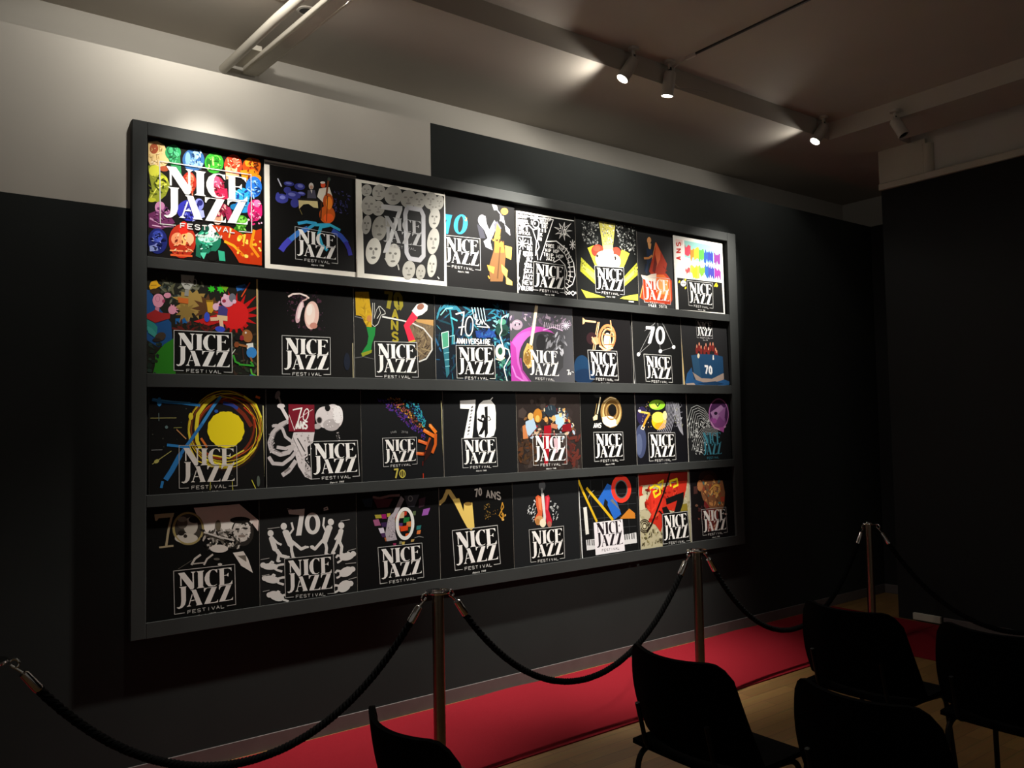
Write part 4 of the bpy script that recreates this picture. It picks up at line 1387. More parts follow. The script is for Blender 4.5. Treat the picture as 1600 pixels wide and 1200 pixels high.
 (3,7): (4.3138,4.8552,1.3100,1.8730,0,"14141a","d8d4cc",[
  ['E','3a4260',43,215,56,-2,-5,-121],
  ['E','505a78',26,193,31,-1,-3,-77],
  ['E','241c40',65,402,53,0,-3,-66],
  ['S',121,40,[38,502,164,502,157,312,46,314],['585068','c8a040','a0a0b0','3a3060'],3.9,10.5,1],
  ['E','88c030',228,480,84,0,-2,-38],
  ['E','b8e050',203,473,48,0,-1,-22],
  ['L','18301a',10.8,212,491,234,468,257,493],
  ['E','e8b818',242,361,78,-1,-3,-65],
  ['E','f4d858',232,387,65,-1,-2,-40],
  ['E','d8981c',251,324,58,-1,-1,-25],
  ['E','f0e090',306,400,23,0,-1,-34],
  ['L','d8b050',14.7,35,433,148,415],
  ['E','e8d8c0',42,436,16,0,0,-9],
  ['L','c8902a',18.5,145,415,103,369,70,319],
  ['L','e8d8b8',6.6,71,334,49,308,74,300,91,324],
  ['L','a8a8b4',4.1,330,502,320,423,287,344,220,286],
  ['L','a8a8b4',4.1,340,502,335,423,302,344,239,284],
  ['L','a8a8b4',4.1,350,502,350,423,317,343,259,281],
  ['L','a8a8b4',4.1,360,502,365,423,332,343,278,279],
  ['L','a8a8b4',4.1,370,502,380,423,346,343,298,276],
  ['L','a8a8b4',4.1,380,503,395,422,361,343,317,273],
  ['L','a8a8b4',4.1,390,503,410,422,376,343,337,271],
  ['L','a8a8b4',4.1,400,503,425,422,391,342,357,268],
  ['L','9898a0',5.6,401,497,423,411,436,330,468,278],
  ['L','9898a0',5.6,411,497,431,411,445,330,473,273],
  ['L','9898a0',5.6,421,497,440,411,453,330,477,269],
  ['L','9898a0',5.6,431,497,448,411,461,330,482,264],
  ['L','9898a0',5.6,441,497,456,411,470,330,487,259],
  ['L','9898a0',5.6,452,497,465,410,478,330,492,255],
  ['L','9898a0',5.6,462,497,473,410,487,330,497,250],
  ['S',122,40,[393,497,494,497,502,295,402,319],['c8c8d0','70707a','8a8a70'],4.2,12.5,3],
  ['G','f4f2ee','kd',123,274,408,271,408,68,123,69],
 ]),
 (3,8): (4.8663,5.4321,1.3100,1.8730,0,"252728","d8d4cc",[
  ['L','b8bab8',4.3,-19,225,0,352,52,456,117,477,201,449,261,382],
  ['L','b8bab8',4.3,5,224,24,342,68,440,127,457,200,430,260,365],
  ['L','b8bab8',4.3,29,224,48,333,85,423,137,437,200,411,260,349],
  ['L','b8bab8',4.3,54,223,72,323,102,407,146,417,199,392,259,332],
  ['L','b8bab8',4.3,78,222,96,313,119,390,156,397,198,373,258,315],
  ['L','b8bab8',4.3,102,222,120,303,136,374,166,377,197,354,257,299],
  ['L','a8aaa8',4.3,37,131,85,234,177,308,267,313,357,281],
  ['L','a8aaa8',4.3,62,130,102,222,184,296,266,301,356,271],
  ['L','a8aaa8',4.4,86,129,119,210,190,285,266,289,356,260],
  ['L','a8aaa8',4.4,110,128,137,198,197,273,265,277,355,249],
  ['L','a8aaa8',4.4,135,127,154,185,203,261,265,265,355,238],
  ['L','a8aaa8',4.4,160,127,171,173,210,249,264,253,354,228],
  ['S',131,60,[-20,364,92,386,168,103,79,94],['d8dad8','989a98','b8bab8'],7.0,16.9,1.6],
  ['S',132,24,[109,374,261,372,248,301,124,303],['e4e6e4','c0c2c0'],8.6,15.8,1.4],
  ['S',133,30,[103,245,356,275,223,136,150,103],['d8dad8','888a88'],7.2,14.3,1.4],
  ['E','4a2450',372,407,118,-1,-6,-125],
  ['E','8a4a8a',360,347,92,-1,-3,-65],
  ['P','b080b0',272,420,403,479,439,455,323,336],
  ['P','98609a',363,407,459,467,434,346],
  ['E','a850a0',314,354,29,0,-1,-21],
  ['E','281830',335,413,22,0,-1,-12],
  ['E','b870b0',372,407,122,-1,-6,-125,10.4],
  ['L','d8a0cc',13.4,269,348,312,300,384,281,451,310],
  ['P','b85ca8',358,299,432,304,420,260,384,275],
  ['G','4a94a8','nd',154,277,393,275,398,66,162,65],
 ]),
 (4,1): (0.9810,1.5371,0.6880,1.2920,0,"0c0c0a","d8d4cc",[
  ['P','a89878',43,573,135,573,130,553,63,553,54,540,46,542],
  ['L','a89878',10.8,125,563,108,492,97,416],
  ['P','a89878',64,416,131,418,131,409,66,408],
  ['P','d8c4bc',228,590,455,593,556,501,552,446,518,494,261,509],
  ['P','e4dcd4',261,512,530,501,490,450,428,410,351,417,276,455],
  ['E','908058',202,491,76,-7,0,-82],
  ['E','3a352e',202,491,67,-6,0,-73],
  ['E','b8b0a4',213,502,34,-3,0,-43],
  ['E','c0b8ac',192,444,55,-5,0,-24],
  ['E','5a5248',173,520,25,-2,0,-27],
  ['E','1c1814',232,532,29,-2,0,-17],
  ['E','1c1814',168,472,16,-1,0,-13],
  ['E','8a8478',173,539,22,-2,0,-13],
  ['E','2a241e',187,455,9,-1,0,-9],
  ['E','a09058',202,491,71,-6,0,-78,5.9],
  ['E','2a2622',471,448,58,-5,0,-71],
  ['E','c8c0b8',467,456,45,-4,0,-56],
  ['S',141,40,[428,494,514,495,506,402,435,401],['5a544c','2a2622','a8a098','e0d8d0'],3.9,12.4,2],
  ['E','1a1612',459,511,52,-4,0,-17],
  ['E','2a2622',445,466,12,-1,0,-5],
  ['E','2a2622',486,466,13,-1,0,-5],
  ['E','8a7c72',467,429,19,-2,0,-7],
  ['S',142,120,[261,479,420,464,459,368,276,379],['1c1a17','5a544c','a8a098','3a362f','d0c8be','0e0c0a'],6.0,19.4,2],
  ['E','d0c8c0',351,377,45,-5,0,-20],
  ['L','c8c0b8',7.6,276,466,343,439,428,410],
  ['L','3a342c',6.1,276,455,381,414],
  ['E','605848',347,494,14,-1,0,-27],
  ['P','d8d0c8',420,349,474,351,498,310,523,235,462,279],
  ['P','6a6258',443,331,486,330,490,295],
  ['L','c0b8b0',10.4,216,311,232,339,261,357],
  ['L','c0b8b0',9.0,276,304,291,332,321,352],
  ['L','b0a8a0',6.0,216,315,276,315],
  ['L','6a645c',2.2,152,298,217,333],
  ['E','605a52',339,326,15,-2,0,-6],
  ['E','c8c0b8',355,298,11,-1,0,-6],
  ['G','e0dad4','d',131,291,429,290,433,87,135,82],
 ]),
 (4,2): (1.5403,2.0957,0.6880,1.2920,0,"262626","d8d4cc",[
  ['P','dedad6',155,542,249,543,246,515,228,402,198,403,219,511,161,521],
  ['E','dedad6',293,460,44,-4,0,-59],
  ['E','262626',293,460,19,-2,0,-39],
  ['L','dedad6',6.0,358,535,378,542,383,529,358,527],
  ['L','b8b4b0',3.3,151,550,185,540],
  ['E','dedad6',59,429,16,-2,0,-17],
  ['L','dedad6',27.4,64,402,82,345],
  ['L','dedad6',16.2,82,349,104,315,96,280],
  ['E','dedad6',101,280,12,-1,0,-6],
  ['L','dedad6',16.2,92,340,116,306,146,296],
  ['E','dedad6',151,296,12,-1,0,-6],
  ['L','dedad6',10.5,76,397,96,375,118,363],
  ['E','dedad6',64,402,14,-1,0,-11],
  ['E','dedad6',82,345,13,-1,0,-12],
  ['E','dedad6',131,459,17,-1,0,-18],
  ['L','dedad6',34.5,142,427,169,360],
  ['L','dedad6',16.4,171,364,173,324,182,287],
  ['E','dedad6',187,286,12,-1,0,-6],
  ['L','dedad6',16.6,175,376,226,330,254,338],
  ['E','dedad6',259,337,12,-1,0,-6],
  ['L','dedad6',10.7,155,406,183,439,174,476],
  ['E','dedad6',142,427,18,-2,0,-13],
  ['E','dedad6',169,360,16,-2,0,-15],
  ['E','dedad6',399,459,18,-2,0,-18],
  ['L','dedad6',35.9,389,429,361,360],
  ['L','dedad6',17.1,363,361,372,319,367,287],
  ['E','dedad6',372,286,12,-1,0,-7],
  ['L','dedad6',16.9,352,366,305,322,283,336],
  ['E','dedad6',288,336,12,-1,0,-7],
  ['L','dedad6',11.1,370,410,354,444,360,487],
  ['E','dedad6',389,429,19,-2,0,-14],
  ['E','dedad6',361,360,17,-2,0,-16],
  ['E','dedad6',461,435,18,-2,0,-18],
  ['L','dedad6',29.5,458,406,443,349],
  ['L','dedad6',17.4,446,353,462,318,456,277],
  ['E','dedad6',462,277,13,-1,0,-7],
  ['L','dedad6',17.3,437,350,423,318,405,289],
  ['E','dedad6',411,289,13,-1,0,-7],
  ['L','dedad6',11.2,447,395,421,360],
  ['E','dedad6',458,406,15,-1,0,-11],
  ['E','dedad6',443,349,14,-1,0,-13],
  ['E','dedad6',18,268,16,-2,0,-14],
  ['E','dedad6',55,257,42,-5,0,-17],
  ['L','dedad6',12.2,75,255,112,260,130,260],
  ['L','dedad6',11.3,71,249,95,233,120,223],
  ['L','dedad6',9.6,46,266,63,282,75,274],
  ['E','dedad6',26,200,16,-2,0,-14],
  ['E','dedad6',62,189,42,-11,-3,-19],
  ['L','dedad6',12.2,83,187,120,192,138,191],
  ['L','dedad6',11.3,79,181,103,165,128,154],
  ['L','dedad6',9.6,54,198,71,214,83,206],
  ['E','dedad6',50,111,16,-2,0,-14],
  ['E','dedad6',87,100,40,-20,-9,-21],
  ['L','dedad6',12.2,107,97,144,101,163,100],
  ['L','dedad6',11.3,103,91,128,75,153,63],
  ['L','dedad6',9.7,78,109,95,124,107,116],
  ['E','dedad6',530,272,17,-2,0,-15],
  ['E','dedad6',491,261,43,4,5,-21],
  ['L','dedad6',12.1,473,263,436,273,426,261],
  ['L','dedad6',11.3,473,255,445,238,433,234],
  ['L','dedad6',9.6,496,267,505,281,493,286],
  ['E','dedad6',524,188,17,-2,0,-15],
  ['E','dedad6',486,178,40,12,11,-24],
  ['L','dedad6',12.1,467,180,431,191,420,179],
  ['L','dedad6',11.2,467,172,440,155,427,152],
  ['L','dedad6',9.6,490,184,499,198,488,203],
  ['E','dedad6',511,111,17,-2,0,-15],
  ['E','dedad6',473,101,34,21,20,-24],
  ['L','dedad6',12.0,455,103,419,114,408,102],
  ['L','dedad6',11.2,455,95,428,78,415,75],
  ['L','dedad6',9.6,478,107,487,120,475,125],
  ['L','a8a4a0',3.3,43,454,109,456],
  ['L','a8a4a0',3.2,4,298,51,301],
  ['L','a8a4a0',3.5,456,459,511,463],
  ['L','a8a4a0',3.5,500,293,547,299],
  ['L','a8a4a0',3.2,10,215,50,217],
  ['L','a8a4a0',3.2,14,133,50,136],
  ['L','a8a4a0',3.5,499,135,550,141],
  ['L','a8a4a0',3.5,481,223,546,221],
  ['G','e4e0dc','kd',133,288,410,285,415,71,136,85],
 ]),
 (4,3): (2.0912,2.6309,0.6880,1.2920,0,"0f0f10","d8d4cc",[
  ['P','a05880',105,449,140,451,155,414,116,414],
  ['P','d8d0e0',138,399,170,400,179,370,151,369],
  ['P','a89c38',116,477,156,476,163,455,123,456],
  ['P','981868',158,476,188,476,192,450,162,450],
  ['P','b8a83c',194,478,217,479,214,457,196,458],
  ['P','9a58ac',438,485,484,489,466,449,425,447],
  ['P','b82c18',253,472,278,473,276,432,250,428],
  ['P','d8bc98',271,480,309,480,306,445,273,444],
  ['P','c83420',308,481,326,481,322,459,307,456],
  ['P','20783a',304,445,343,446,338,416,301,415],
  ['P','283c20',348,467,369,468,367,444,348,443],
  ['P','d88044',323,420,355,421,350,390,320,391],
  ['P','5a3878',266,416,297,416,292,390,262,390],
  ['P','e04818',280,397,332,399,329,370,281,368],
  ['P','d87838',248,402,279,402,277,375,252,376],
  ['P','2a7878',389,391,421,392,413,368,386,368],
  ['P','d8763a',392,363,417,365,411,342,387,342],
  ['P','e05818',313,352,339,354,336,335,312,334],
  ['P','1c4a28',335,384,365,385,361,360,333,361],
  ['P','3a2450',156,429,192,430,193,404,162,403],
  ['P','4a2c58',151,369,182,368,182,345,162,346],
  ['P','b06030',175,342,196,343,197,322,182,321],
  ['P','a03060',230,304,251,304,249,289,235,289],
  ['P','c8b050',288,307,308,307,305,290,289,290],
  ['P','8a8a70',272,312,288,312,287,297,271,297],
  ['P','b89858',350,315,373,317,367,302,348,301],
  ['P','5a6a48',365,477,386,479,382,454,364,453],
  ['P','7a6a30',234,448,250,449,250,424,235,422],
  ['L','8a7070',13.7,106,578,149,568,214,578,280,577],
  ['P','5a2c3c',110,566,235,561,206,514,134,513],
  ['P','404048',309,572,411,572,376,502,331,505],
  ['E','8a8a8c',350,553,17,-1,0,-18,5.6],
  ['P','3a2430',407,546,453,556,444,503,406,493],
  ['P','203040',36,571,106,572,99,522,57,525],
  ['P','b4acb4',203,456,236,480,287,573,309,552,245,447,246,357,257,323,190,320,181,366],
  ['S',151,60,[198,451,241,454,250,331,192,327],['7a727a','d4ccd4','5a525c'],2.7,6.8,1],
  ['E','f0f0ec',311,411,62,-7,-5,-95,20.8],
  ['L','8a8a88',3.5,373,323,403,328,434,320],
  ['G','f4f2ee','',133,291,422,288,430,88,143,86],
 ]),
 (4,4): (2.6383,3.1862,0.6880,1.2920,0,"0c0c0c","d8d4cc",[
  ['L','b89a58',24.8,-2,508,32,530,60,579],
  ['L','b89a58',28.1,68,585,106,532,142,479],
  ['E','b89a58',63,582,16,-1,0,-12],
  ['P','e8c868',94,530,143,532,174,450,178,497,239,498,247,402,251,347,226,330,197,350,161,409],
  ['E','8a6c30',208,493,28,-2,0,-11],
  ['T','b4aca4','70',258,529,318,542,255,574,0.2],
  ['T','b4aca4','ANS',343,523,464,501,340,568,0.18],
  ['S',161,50,[325,486,376,488,374,381,331,378],['8a6c30','5a4420','3a2c18','b08c40'],3.1,7.7,1],
  ['S',162,10,[375,448,436,457,435,394,383,412],['c09038','6a5024'],2.3,6.2,1],
  ['L','c89030',6.3,468,484,478,454,453,424,442,404,459,385,480,394,470,416,458,405],
  ['L','c89030',5.5,468,484,457,448,475,370],
  ['E','d0a050',469,376,10,-1,0,-8],
  ['E','d0a050',489,402,5,0,0,-7],
  ['G','f4f2ee','d',88,341,425,344,441,103,102,101],
 ]),
 (4,5): (3.1890,3.7473,0.6880,1.2920,0,"242628","d8d4cc",[
  ['E','505254',245,570,28,-2,-1,-32],
  ['L','8a8c8c',11.3,242,555,242,505],
  ['L','c8caca',3.4,353,376,359,392,365,389],
  ['E','d0d2d2',167,402,6,0,0,-5],
  ['E','d0d2d2',170,372,6,0,0,-5],
  ['L','c8caca',3.4,330,348,335,363,342,360],
  ['E','d0d2d2',310,311,6,-1,0,-5],
  ['L','c8caca',3.4,322,401,327,417,334,413],
  ['L','c8caca',3.4,342,433,347,449,354,446],
  ['E','d0d2d2',139,431,6,0,0,-5],
  ['L','c8caca',3.3,160,341,165,357,171,353],
  ['L','c8caca',3.5,364,414,370,430,377,426],
  ['E','d0d2d2',333,398,6,0,0,-5],
  ['L','c8caca',3.3,120,412,125,428,131,424],
  ['E','d0d2d2',176,478,6,0,0,-5],
  ['L','c8caca',3.4,333,395,338,410,345,407],
  ['L','c8caca',3.4,350,431,356,447,362,444],
  ['L','c8caca',3.3,170,445,175,460,182,457],
  ['E','d0d2d2',149,395,6,0,0,-5],
  ['L','c8caca',3.4,317,410,323,426,329,422],
  ['E','d0d2d2',182,469,6,0,0,-5],
  ['L','c8caca',3.3,173,382,179,397,185,394],
  ['E','d0d2d2',330,376,6,0,0,-5],
  ['E','d0d2d2',308,339,6,0,0,-5],
  ['L','c8caca',3.3,133,391,139,406,145,402],
  ['L','c8caca',3.4,313,415,318,430,325,427],
  ['E','d0d2d2',186,358,6,0,0,-5],
  ['E','d0d2d2',150,404,6,0,0,-5],
  ['L','c8caca',3.3,153,357,159,372,165,369],
  ['E','d0d2d2',149,403,6,0,0,-5],
  ['E','d0d2d2',172,454,6,0,0,-5],
  ['E','d0d2d2',161,421,6,0,0,-5],
  ['L','c8caca',3.4,330,337,336,352,342,349],
  ['L','c8caca',3.3,169,396,175,411,181,408],
  ['E','d0d2d2',341,430,6,0,0,-6],
  ['L','c8caca',3.3,117,396,123,411,129,408],
  ['E','d0d2d2',123,419,6,0,0,-5],
  ['E','d0d2d2',127,410,6,0,0,-5],
  ['L','c8caca',3.4,360,340,365,355,372,352],
  ['L','c8caca',3.5,366,360,372,376,378,372],
  ['L','c8caca',3.3,127,435,133,450,139,447],
  ['E','d0d2d2',313,463,6,0,0,-5],
  ['L','c8caca',3.3,155,413,160,428,166,425],
  ['L','c8caca',3.4,355,337,361,353,367,349],
  ['L','c8caca',3.3,160,432,166,448,172,444],
  ['L','c8caca',3.5,370,408,376,423,382,420],
  ['E','d0d2d2',310,426,6,0,0,-5],
  ['L','c8caca',3.3,178,417,184,433,190,429],
  ['P','d86038',187,499,206,512,238,496,244,436,234,342,189,317,171,357,202,399,189,450],
  ['P','f08858',206,498,231,486,233,407,213,418],
  ['L','e0dcd8',22.6,245,520,252,435,258,375,251,311],
  ['P','c82838',266,498,296,506,307,486,292,412,319,335,313,306,274,319,264,404],
  ['P','e84858',279,493,297,492,284,403,272,414],
  ['E','d09a62',211,347,32,-12,-15,-28],
  ['E','b07840',198,340,18,-1,0,-18],
  ['E','f0e4c8',241,327,26,-2,-1,-28],
  ['E','a86858',297,314,18,-2,-1,-20],
  ['G','f4f2ee','k',125,293,418,292,419,80,132,84],
 ]),
 (4,6): (3.7514,4.3023,0.6880,1.2920,0,"18191a","d8d4cc",[
  ['L','343638',3.9,-14,475,545,470],
  ['L','343638',3.9,-16,403,542,394],
  ['L','343638',3.9,-18,322,539,308],
  ['L','343638',3.9,-21,250,536,232],
  ['L','303234',3.6,108,581,121,134],
  ['L','303234',3.7,221,575,235,122],
  ['L','303234',3.7,338,569,351,110],
  ['L','303234',3.8,457,562,470,98],
  ['L','b8bab8',2.4,83,458,105,493,141,512],
  ['P','d4d6d4',-3,515,4,515,19,52,10,53],
  ['P','2664c0',168,440,219,496,267,551,307,533,391,328,322,295,267,393,245,437,215,386],
  ['P','18191a',239,448,267,425,261,393,215,376],
  ['L','d8b020',17.9,-14,614,36,513,158,294],
  ['L','d8b020',19.6,71,532,215,391,310,294],
  ['E','e03828',401,505,98,-6,-3,-98,37.9],
  ['E','5a5c5c',401,503,63,-4,-2,-66,8.9],
  ['P','c87c28',375,297,472,362,527,325,529,287],
  ['P','e0e0d8',36,401,67,404,81,218,51,216],
  ['P','707274',289,431,311,443,389,352],
  ['P','d8d8d8',52,180,151,180,149,110,56,109],
  ['P','d8d8d8',398,182,534,187,538,113,411,113],
  ['L','202224',8.4,67,180,68,141],
  ['L','202224',8.4,84,179,85,139],
  ['L','202224',8.4,106,177,107,137],
  ['L','202224',8.4,123,175,124,135],
  ['L','202224',8.8,419,183,421,144],
  ['L','202224',8.9,440,183,442,145],
  ['L','202224',8.9,461,184,463,145],
  ['L','202224',8.9,489,184,490,145],
  ['L','202224',9.0,510,184,511,145],
  ['P','eae6ea',126,291,402,292,415,70,136,68],
  ['G','241c22','n',132,297,399,300,413,93,140,94],
 ]),
 (4,7): (4.3276,4.8675,0.6880,1.2920,0,"b4ac8c","d8d4cc",[
  ['S',171,150,[-20,568,524,561,529,79,-7,88],['c4bc9c','8a8464','a49c78','d0c8a8','5a543c','98906c'],10.4,33.7,1.5],
  ['P','c02c1c',-27,516,40,515,30,461,83,408,125,471,270,485,337,515,523,538,503,459,428,293,280,327,209,166,155,226,85,254,118,306,-2,425],
  ['P','d43020',126,493,253,463,231,320,117,273],
  ['P','c8c0a4',5,441,77,452,54,344,-5,338],
  ['S',172,40,[2,523,506,528,345,311,116,251],['e03c28','a01c10','d85030','6a1408'],10.4,31.2,2],
  ['P','801c14',-23,601,526,596,523,527,-27,516],
  ['L','e8d020',16.1,110,489,166,513,214,494,220,449,163,425,148,464,189,473],
  ['L','e8d020',16.6,336,492,330,532,405,545,412,499,361,485],
  ['L','d8b818',13.5,199,522,256,542,237,476],
  ['P','8a7a28',430,350,507,356,513,298,428,299],
  ['L','140c0a',17.3,332,600,305,539,252,441,183,334,116,230,66,179],
  ['P','101010',275,406,477,444,468,370,428,299,361,301,398,384,282,361],
  ['P','101010',232,342,281,350,328,290,246,296],
  ['L','180e0a',12.1,199,322,246,285],
  ['E','2a2014',45,225,25,-2,-1,-23,6.5],
  ['E','2a2014',45,225,42,-4,-1,-38,6.5],
  ['E','2a2014',45,225,56,-5,-2,-50,6.5],
  ['S',173,30,[-4,175,225,165,221,76,1,87],['5a5434','847c50','30281a','a8a078'],6.5,23.3,2],
  ['G','f4f2ee','kp',233,295,506,296,524,74,231,77],
 ]),
 (4,8): (4.8765,5.4127,0.6880,1.2920,0,"1b1618","d8d4cc",[
  ['E','2a1814',211,526,111,-6,-3,-70],
  ['E','3c2218',219,514,64,-4,-2,-47],
  ['P','8a5a3a',98,497,148,517,383,505,408,408,392,313,362,265,253,270,201,315,141,372],
  ['S',181,70,[103,508,373,505,391,301,192,327],['c88850','a86840','507068','e0a860','984830','6a4030','d89858'],11.4,31.4,1.5],
  ['E','d09848',310,443,44,-3,-2,-40,11.7],
  ['L','e0a850',8.8,224,437,280,475,344,459],
  ['P','b04430',349,376,399,378,393,337,356,342],
  ['L','6a3c28',8.7,144,436,195,386,210,326],
  ['P','7a2424',159,365,210,315,190,281,148,319],
  ['E','b87848',114,479,32,-2,-2,-42],
  ['P','4a2c28',41,477,85,480,82,422,38,419],
  ['E','6a4a3a',66,331,17,-1,0,-9],
  ['S',182,26,[69,336,175,329,170,224,81,208],['4a2424','6a3830','2c1c20'],8.5,25.5,2],
  ['P','c8a898',389,248,425,239,399,232],
  ['P','6a2c28',174,305,317,283,310,142,183,118],
  ['S',183,16,[173,294,317,283,309,130,183,130],['a86848','8a3c34','c8a080'],11.5,31.6,2],
  ['G','e8e2dc','d',117,296,409,294,415,97,125,98],
 ]),
}
# ------------------------------------------------------------------ poster printing
FONT = {
 'A': [[(0, 0), (.5, 1), (1, 0)], [(.2, .36), (.8, .36)]], 'B': [[(0, 0), (0, 1), (.7, 1), (.9, .85), (.9, .65), (.7, .52), (0, .52)], [(.7, .52), (1, .36), (1, .15), (.75, 0), (0, 0)]],
 'C': [[(1, .8), (.75, 1), (.3, 1), (0, .7), (0, .3), (.3, 0), (.75, 0), (1, .2)]], 'D': [[(0, 0), (0, 1), (.6, 1), (1, .7), (1, .3), (.6, 0), (0, 0)]],
 'E': [[(1, 1), (0, 1), (0, 0), (1, 0)], [(0, .52), (.8, .52)]], 'F': [[(1, 1), (0, 1), (0, 0)], [(0, .52), (.8, .52)]],
 'G': [[(1, .8), (.7, 1), (.3, 1), (0, .7), (0, .3), (.3, 0), (.7, 0), (1, .2), (1, .45), (.6, .45)]], 'H': [[(0, 0), (0, 1)], [(1, 0), (1, 1)], [(0, .5), (1, .5)]],
 'I': [[(.5, 0), (.5, 1)]], 'J': [[(.8, 1), (.8, .2), (.5, 0), (.15, .1)]], 'K': [[(0, 0), (0, 1)], [(1, 1), (0, .45)], [(.3, .6), (1, 0)]], 'L': [[(0, 1), (0, 0), (1, 0)]],
 'N': [[(0, 0), (0, 1), (1, 0), (1, 1)]], 'O': [[(.3, 0), (0, .3), (0, .7), (.3, 1), (.7, 1), (1, .7), (1, .3), (.7, 0), (.3, 0)]], 'P': [[(0, 0), (0, 1), (.7, 1), (1, .8), (1, .6), (.7, .45), (0, .45)]],
 'R': [[(0, 0), (0, 1), (.7, 1), (1, .8), (1, .62), (.7, .48), (0, .48)], [(.5, .48), (1, 0)]], 'S': [[(1, .85), (.7, 1), (.25, 1), (0, .8), (.1, .6), (.85, .42), (1, .22), (.75, 0), (.3, 0), (0, .15)]],
 'T': [[(0, 1), (1, 1)], [(.5, 1), (.5, 0)]], 'U': [[(0, 1), (0, .25), (.3, 0), (.7, 0), (1, .25), (1, 1)]], 'V': [[(0, 1), (.5, 0), (1, 1)]], 'W': [[(0, 1), (.25, 0), (.5, .7), (.75, 0), (1, 1)]],
 'Z': [[(0, 1), (1, 1), (0, 0), (1, 0)]], '0': [[(.5, 0), (.1, .25), (.1, .75), (.5, 1), (.9, .75), (.9, .25), (.5, 0)]], '1': [[(.2, .75), (.55, 1), (.55, 0)]], '2': [[(.05, .8), (.4, 1), (.9, .85), (.85, .6), (0, 0), (1, 0)]],
 '4': [[(.75, 0), (.75, 1), (0, .3), (1, .3)]], '7': [[(0, 1), (1, 1), (.35, 0)]], '8': [[(.5, .52), (.1, .75), (.5, 1), (.9, .75), (.5, .52), (0, .25), (.5, 0), (1, .25), (.5, .52)]],
 '9': [[(.9, .7), (.5, .45), (.1, .7), (.5, 1), (.9, .7), (.8, .2), (.4, 0)]], '.': [[(.4, 0), (.5, .08)]],
 'd': [[(.9, 1), (.9, 0)], [(.9, .15), (.5, 0), (.1, .3), (.5, .62), (.9, .45)]], 'e': [[(.1, .32), (.9, .32), (.8, .55), (.5, .62), (.1, .32), (.45, 0), (.9, .1)]], 'p': [[(.1, .6), (.1, -.35)], [(.1, .5), (.5, .62), (.9, .3), (.5, 0), (.1, .12)]],
 'u': [[(.1, .6), (.15, .1), (.5, 0), (.9, .2)], [(.9, .6), (.9, 0)]], 'i': [[(.5, 0), (.5, .6)], [(.5, .8), (.5, .9)]], 's': [[(.85, .55), (.3, .62), (.15, .42), (.8, .22), (.7, 0), (.1, .06)]]}

def clip_rect(poly, w, h):
    for ax, lim, sgn in ((0, 0, 1), (0, w, -1), (1, 0, 1), (1, h, -1)):
        out = []
        for i, p in enumerate(poly):
            q = poly[i - 1]
            a, b = (q[ax] - lim) * sgn, (p[ax] - lim) * sgn
            if (a >= 0) != (b >= 0):
                t = a / (a - b)
                out.append((q[0] + t * (p[0] - q[0]), q[1] + t * (p[1] - q[1])))
            if b >= 0:
                out.append(p)
        poly = out
        if not poly:
            return []
    return poly

class Sheet:
    """collects flat coloured shapes, in millimetres from the lower left corner of one poster"""
    def __init__(s, w, h):
        s.w, s.h, s.n, s.v, s.f, s.c = w, h, 0, [], [], []
    def convex(s, pts, c):
        pts = clip_rect(pts, s.w, s.h)
        if len(pts) < 3:
            return
        area = sum(a[0] * b[1] - b[0] * a[1] for a, b in zip(pts, pts[1:] + pts[:1]))
        if abs(area) < 0.02:
            return
        if area < 0:
            pts = pts[::-1]
        k = len(s.v)
        z = 0.25 + s.n * STEP
        s.v += [(x, y, z) for x, y in pts]
        s.f.append(tuple(range(k, k + len(pts))))
        s.c.append(c)
    def poly(s, pts, c, same=False):
        if not same:
            s.n += 1
        vs = [Vector((x, y, 0)) for x, y in pts]
        for t in tessellate_polygon([vs]):
            s.convex([pts[i] for i in t], c)
    def line(s, pts, w, c, same=False):
        if not same:
            s.n += 1
        r = w / 2.0
        for a, b in zip(pts, pts[1:]):
            dx, dy = b[0] - a[0], b[1] - a[1]
            l = math.hypot(dx, dy) or 1e-6
            nx, ny = -dy / l * r, dx / l * r
            s.convex([(a[0] + nx, a[1] + ny), (b[0] + nx, b[1] + ny), (b[0] - nx, b[1] - ny), (a[0] - nx, a[1] - ny)], c)
        s.n += 1
        for p in pts[1:-1]:
            s.convex([(p[0] + r * math.cos(t * math.pi / 5), p[1] + r * math.sin(t * math.pi / 5)) for t in range(10)], c)
    def ell(s, cx, cy, ux, uy, vx, vy, w, c):
        s.n += 1
        N = 30
        def pt(t, k=1.0):
            return (cx + k * (math.cos(t) * ux + math.sin(t) * vx), cy + k * (math.cos(t) * uy + math.sin(t) * vy))
        if not w:
            s.convex([pt(2 * math.pi * i / N) for i in range(N)], c)
        else:
            def inner(t):
                p = pt(t); d = math.hypot(p[0] - cx, p[1] - cy) or 1
                k = max(0.02, 1 - w / d)
                return pt(t, k)
            for i in range(N):
                a, b = 2 * math.pi * i / N, 2 * math.pi * (i + 1) / N
                s.convex([pt(a), pt(b), inner(b), inner(a)], c)
    def text(s, t, bl, br, tl, wt, c):
        n = len(t)
        ex, ey = (br[0] - bl[0]) / n, (br[1] - bl[1]) / n
        ux, uy = tl[0] - bl[0], tl[1] - bl[1]
        h = math.hypot(ux, uy)
        for i, ch in enumerate(t):
            for st in FONT.get(ch, []):
                s.line([(bl[0] + ex * (i + .12 + .68 * x) + ux * y, bl[1] + ey * (i + .12 + .68 * x) + uy * y) for x, y in st], max(1.0, wt * h), c, True)

def mix(a, b, t):
    return [x + (y - x) * t for x, y in zip(a, b)]

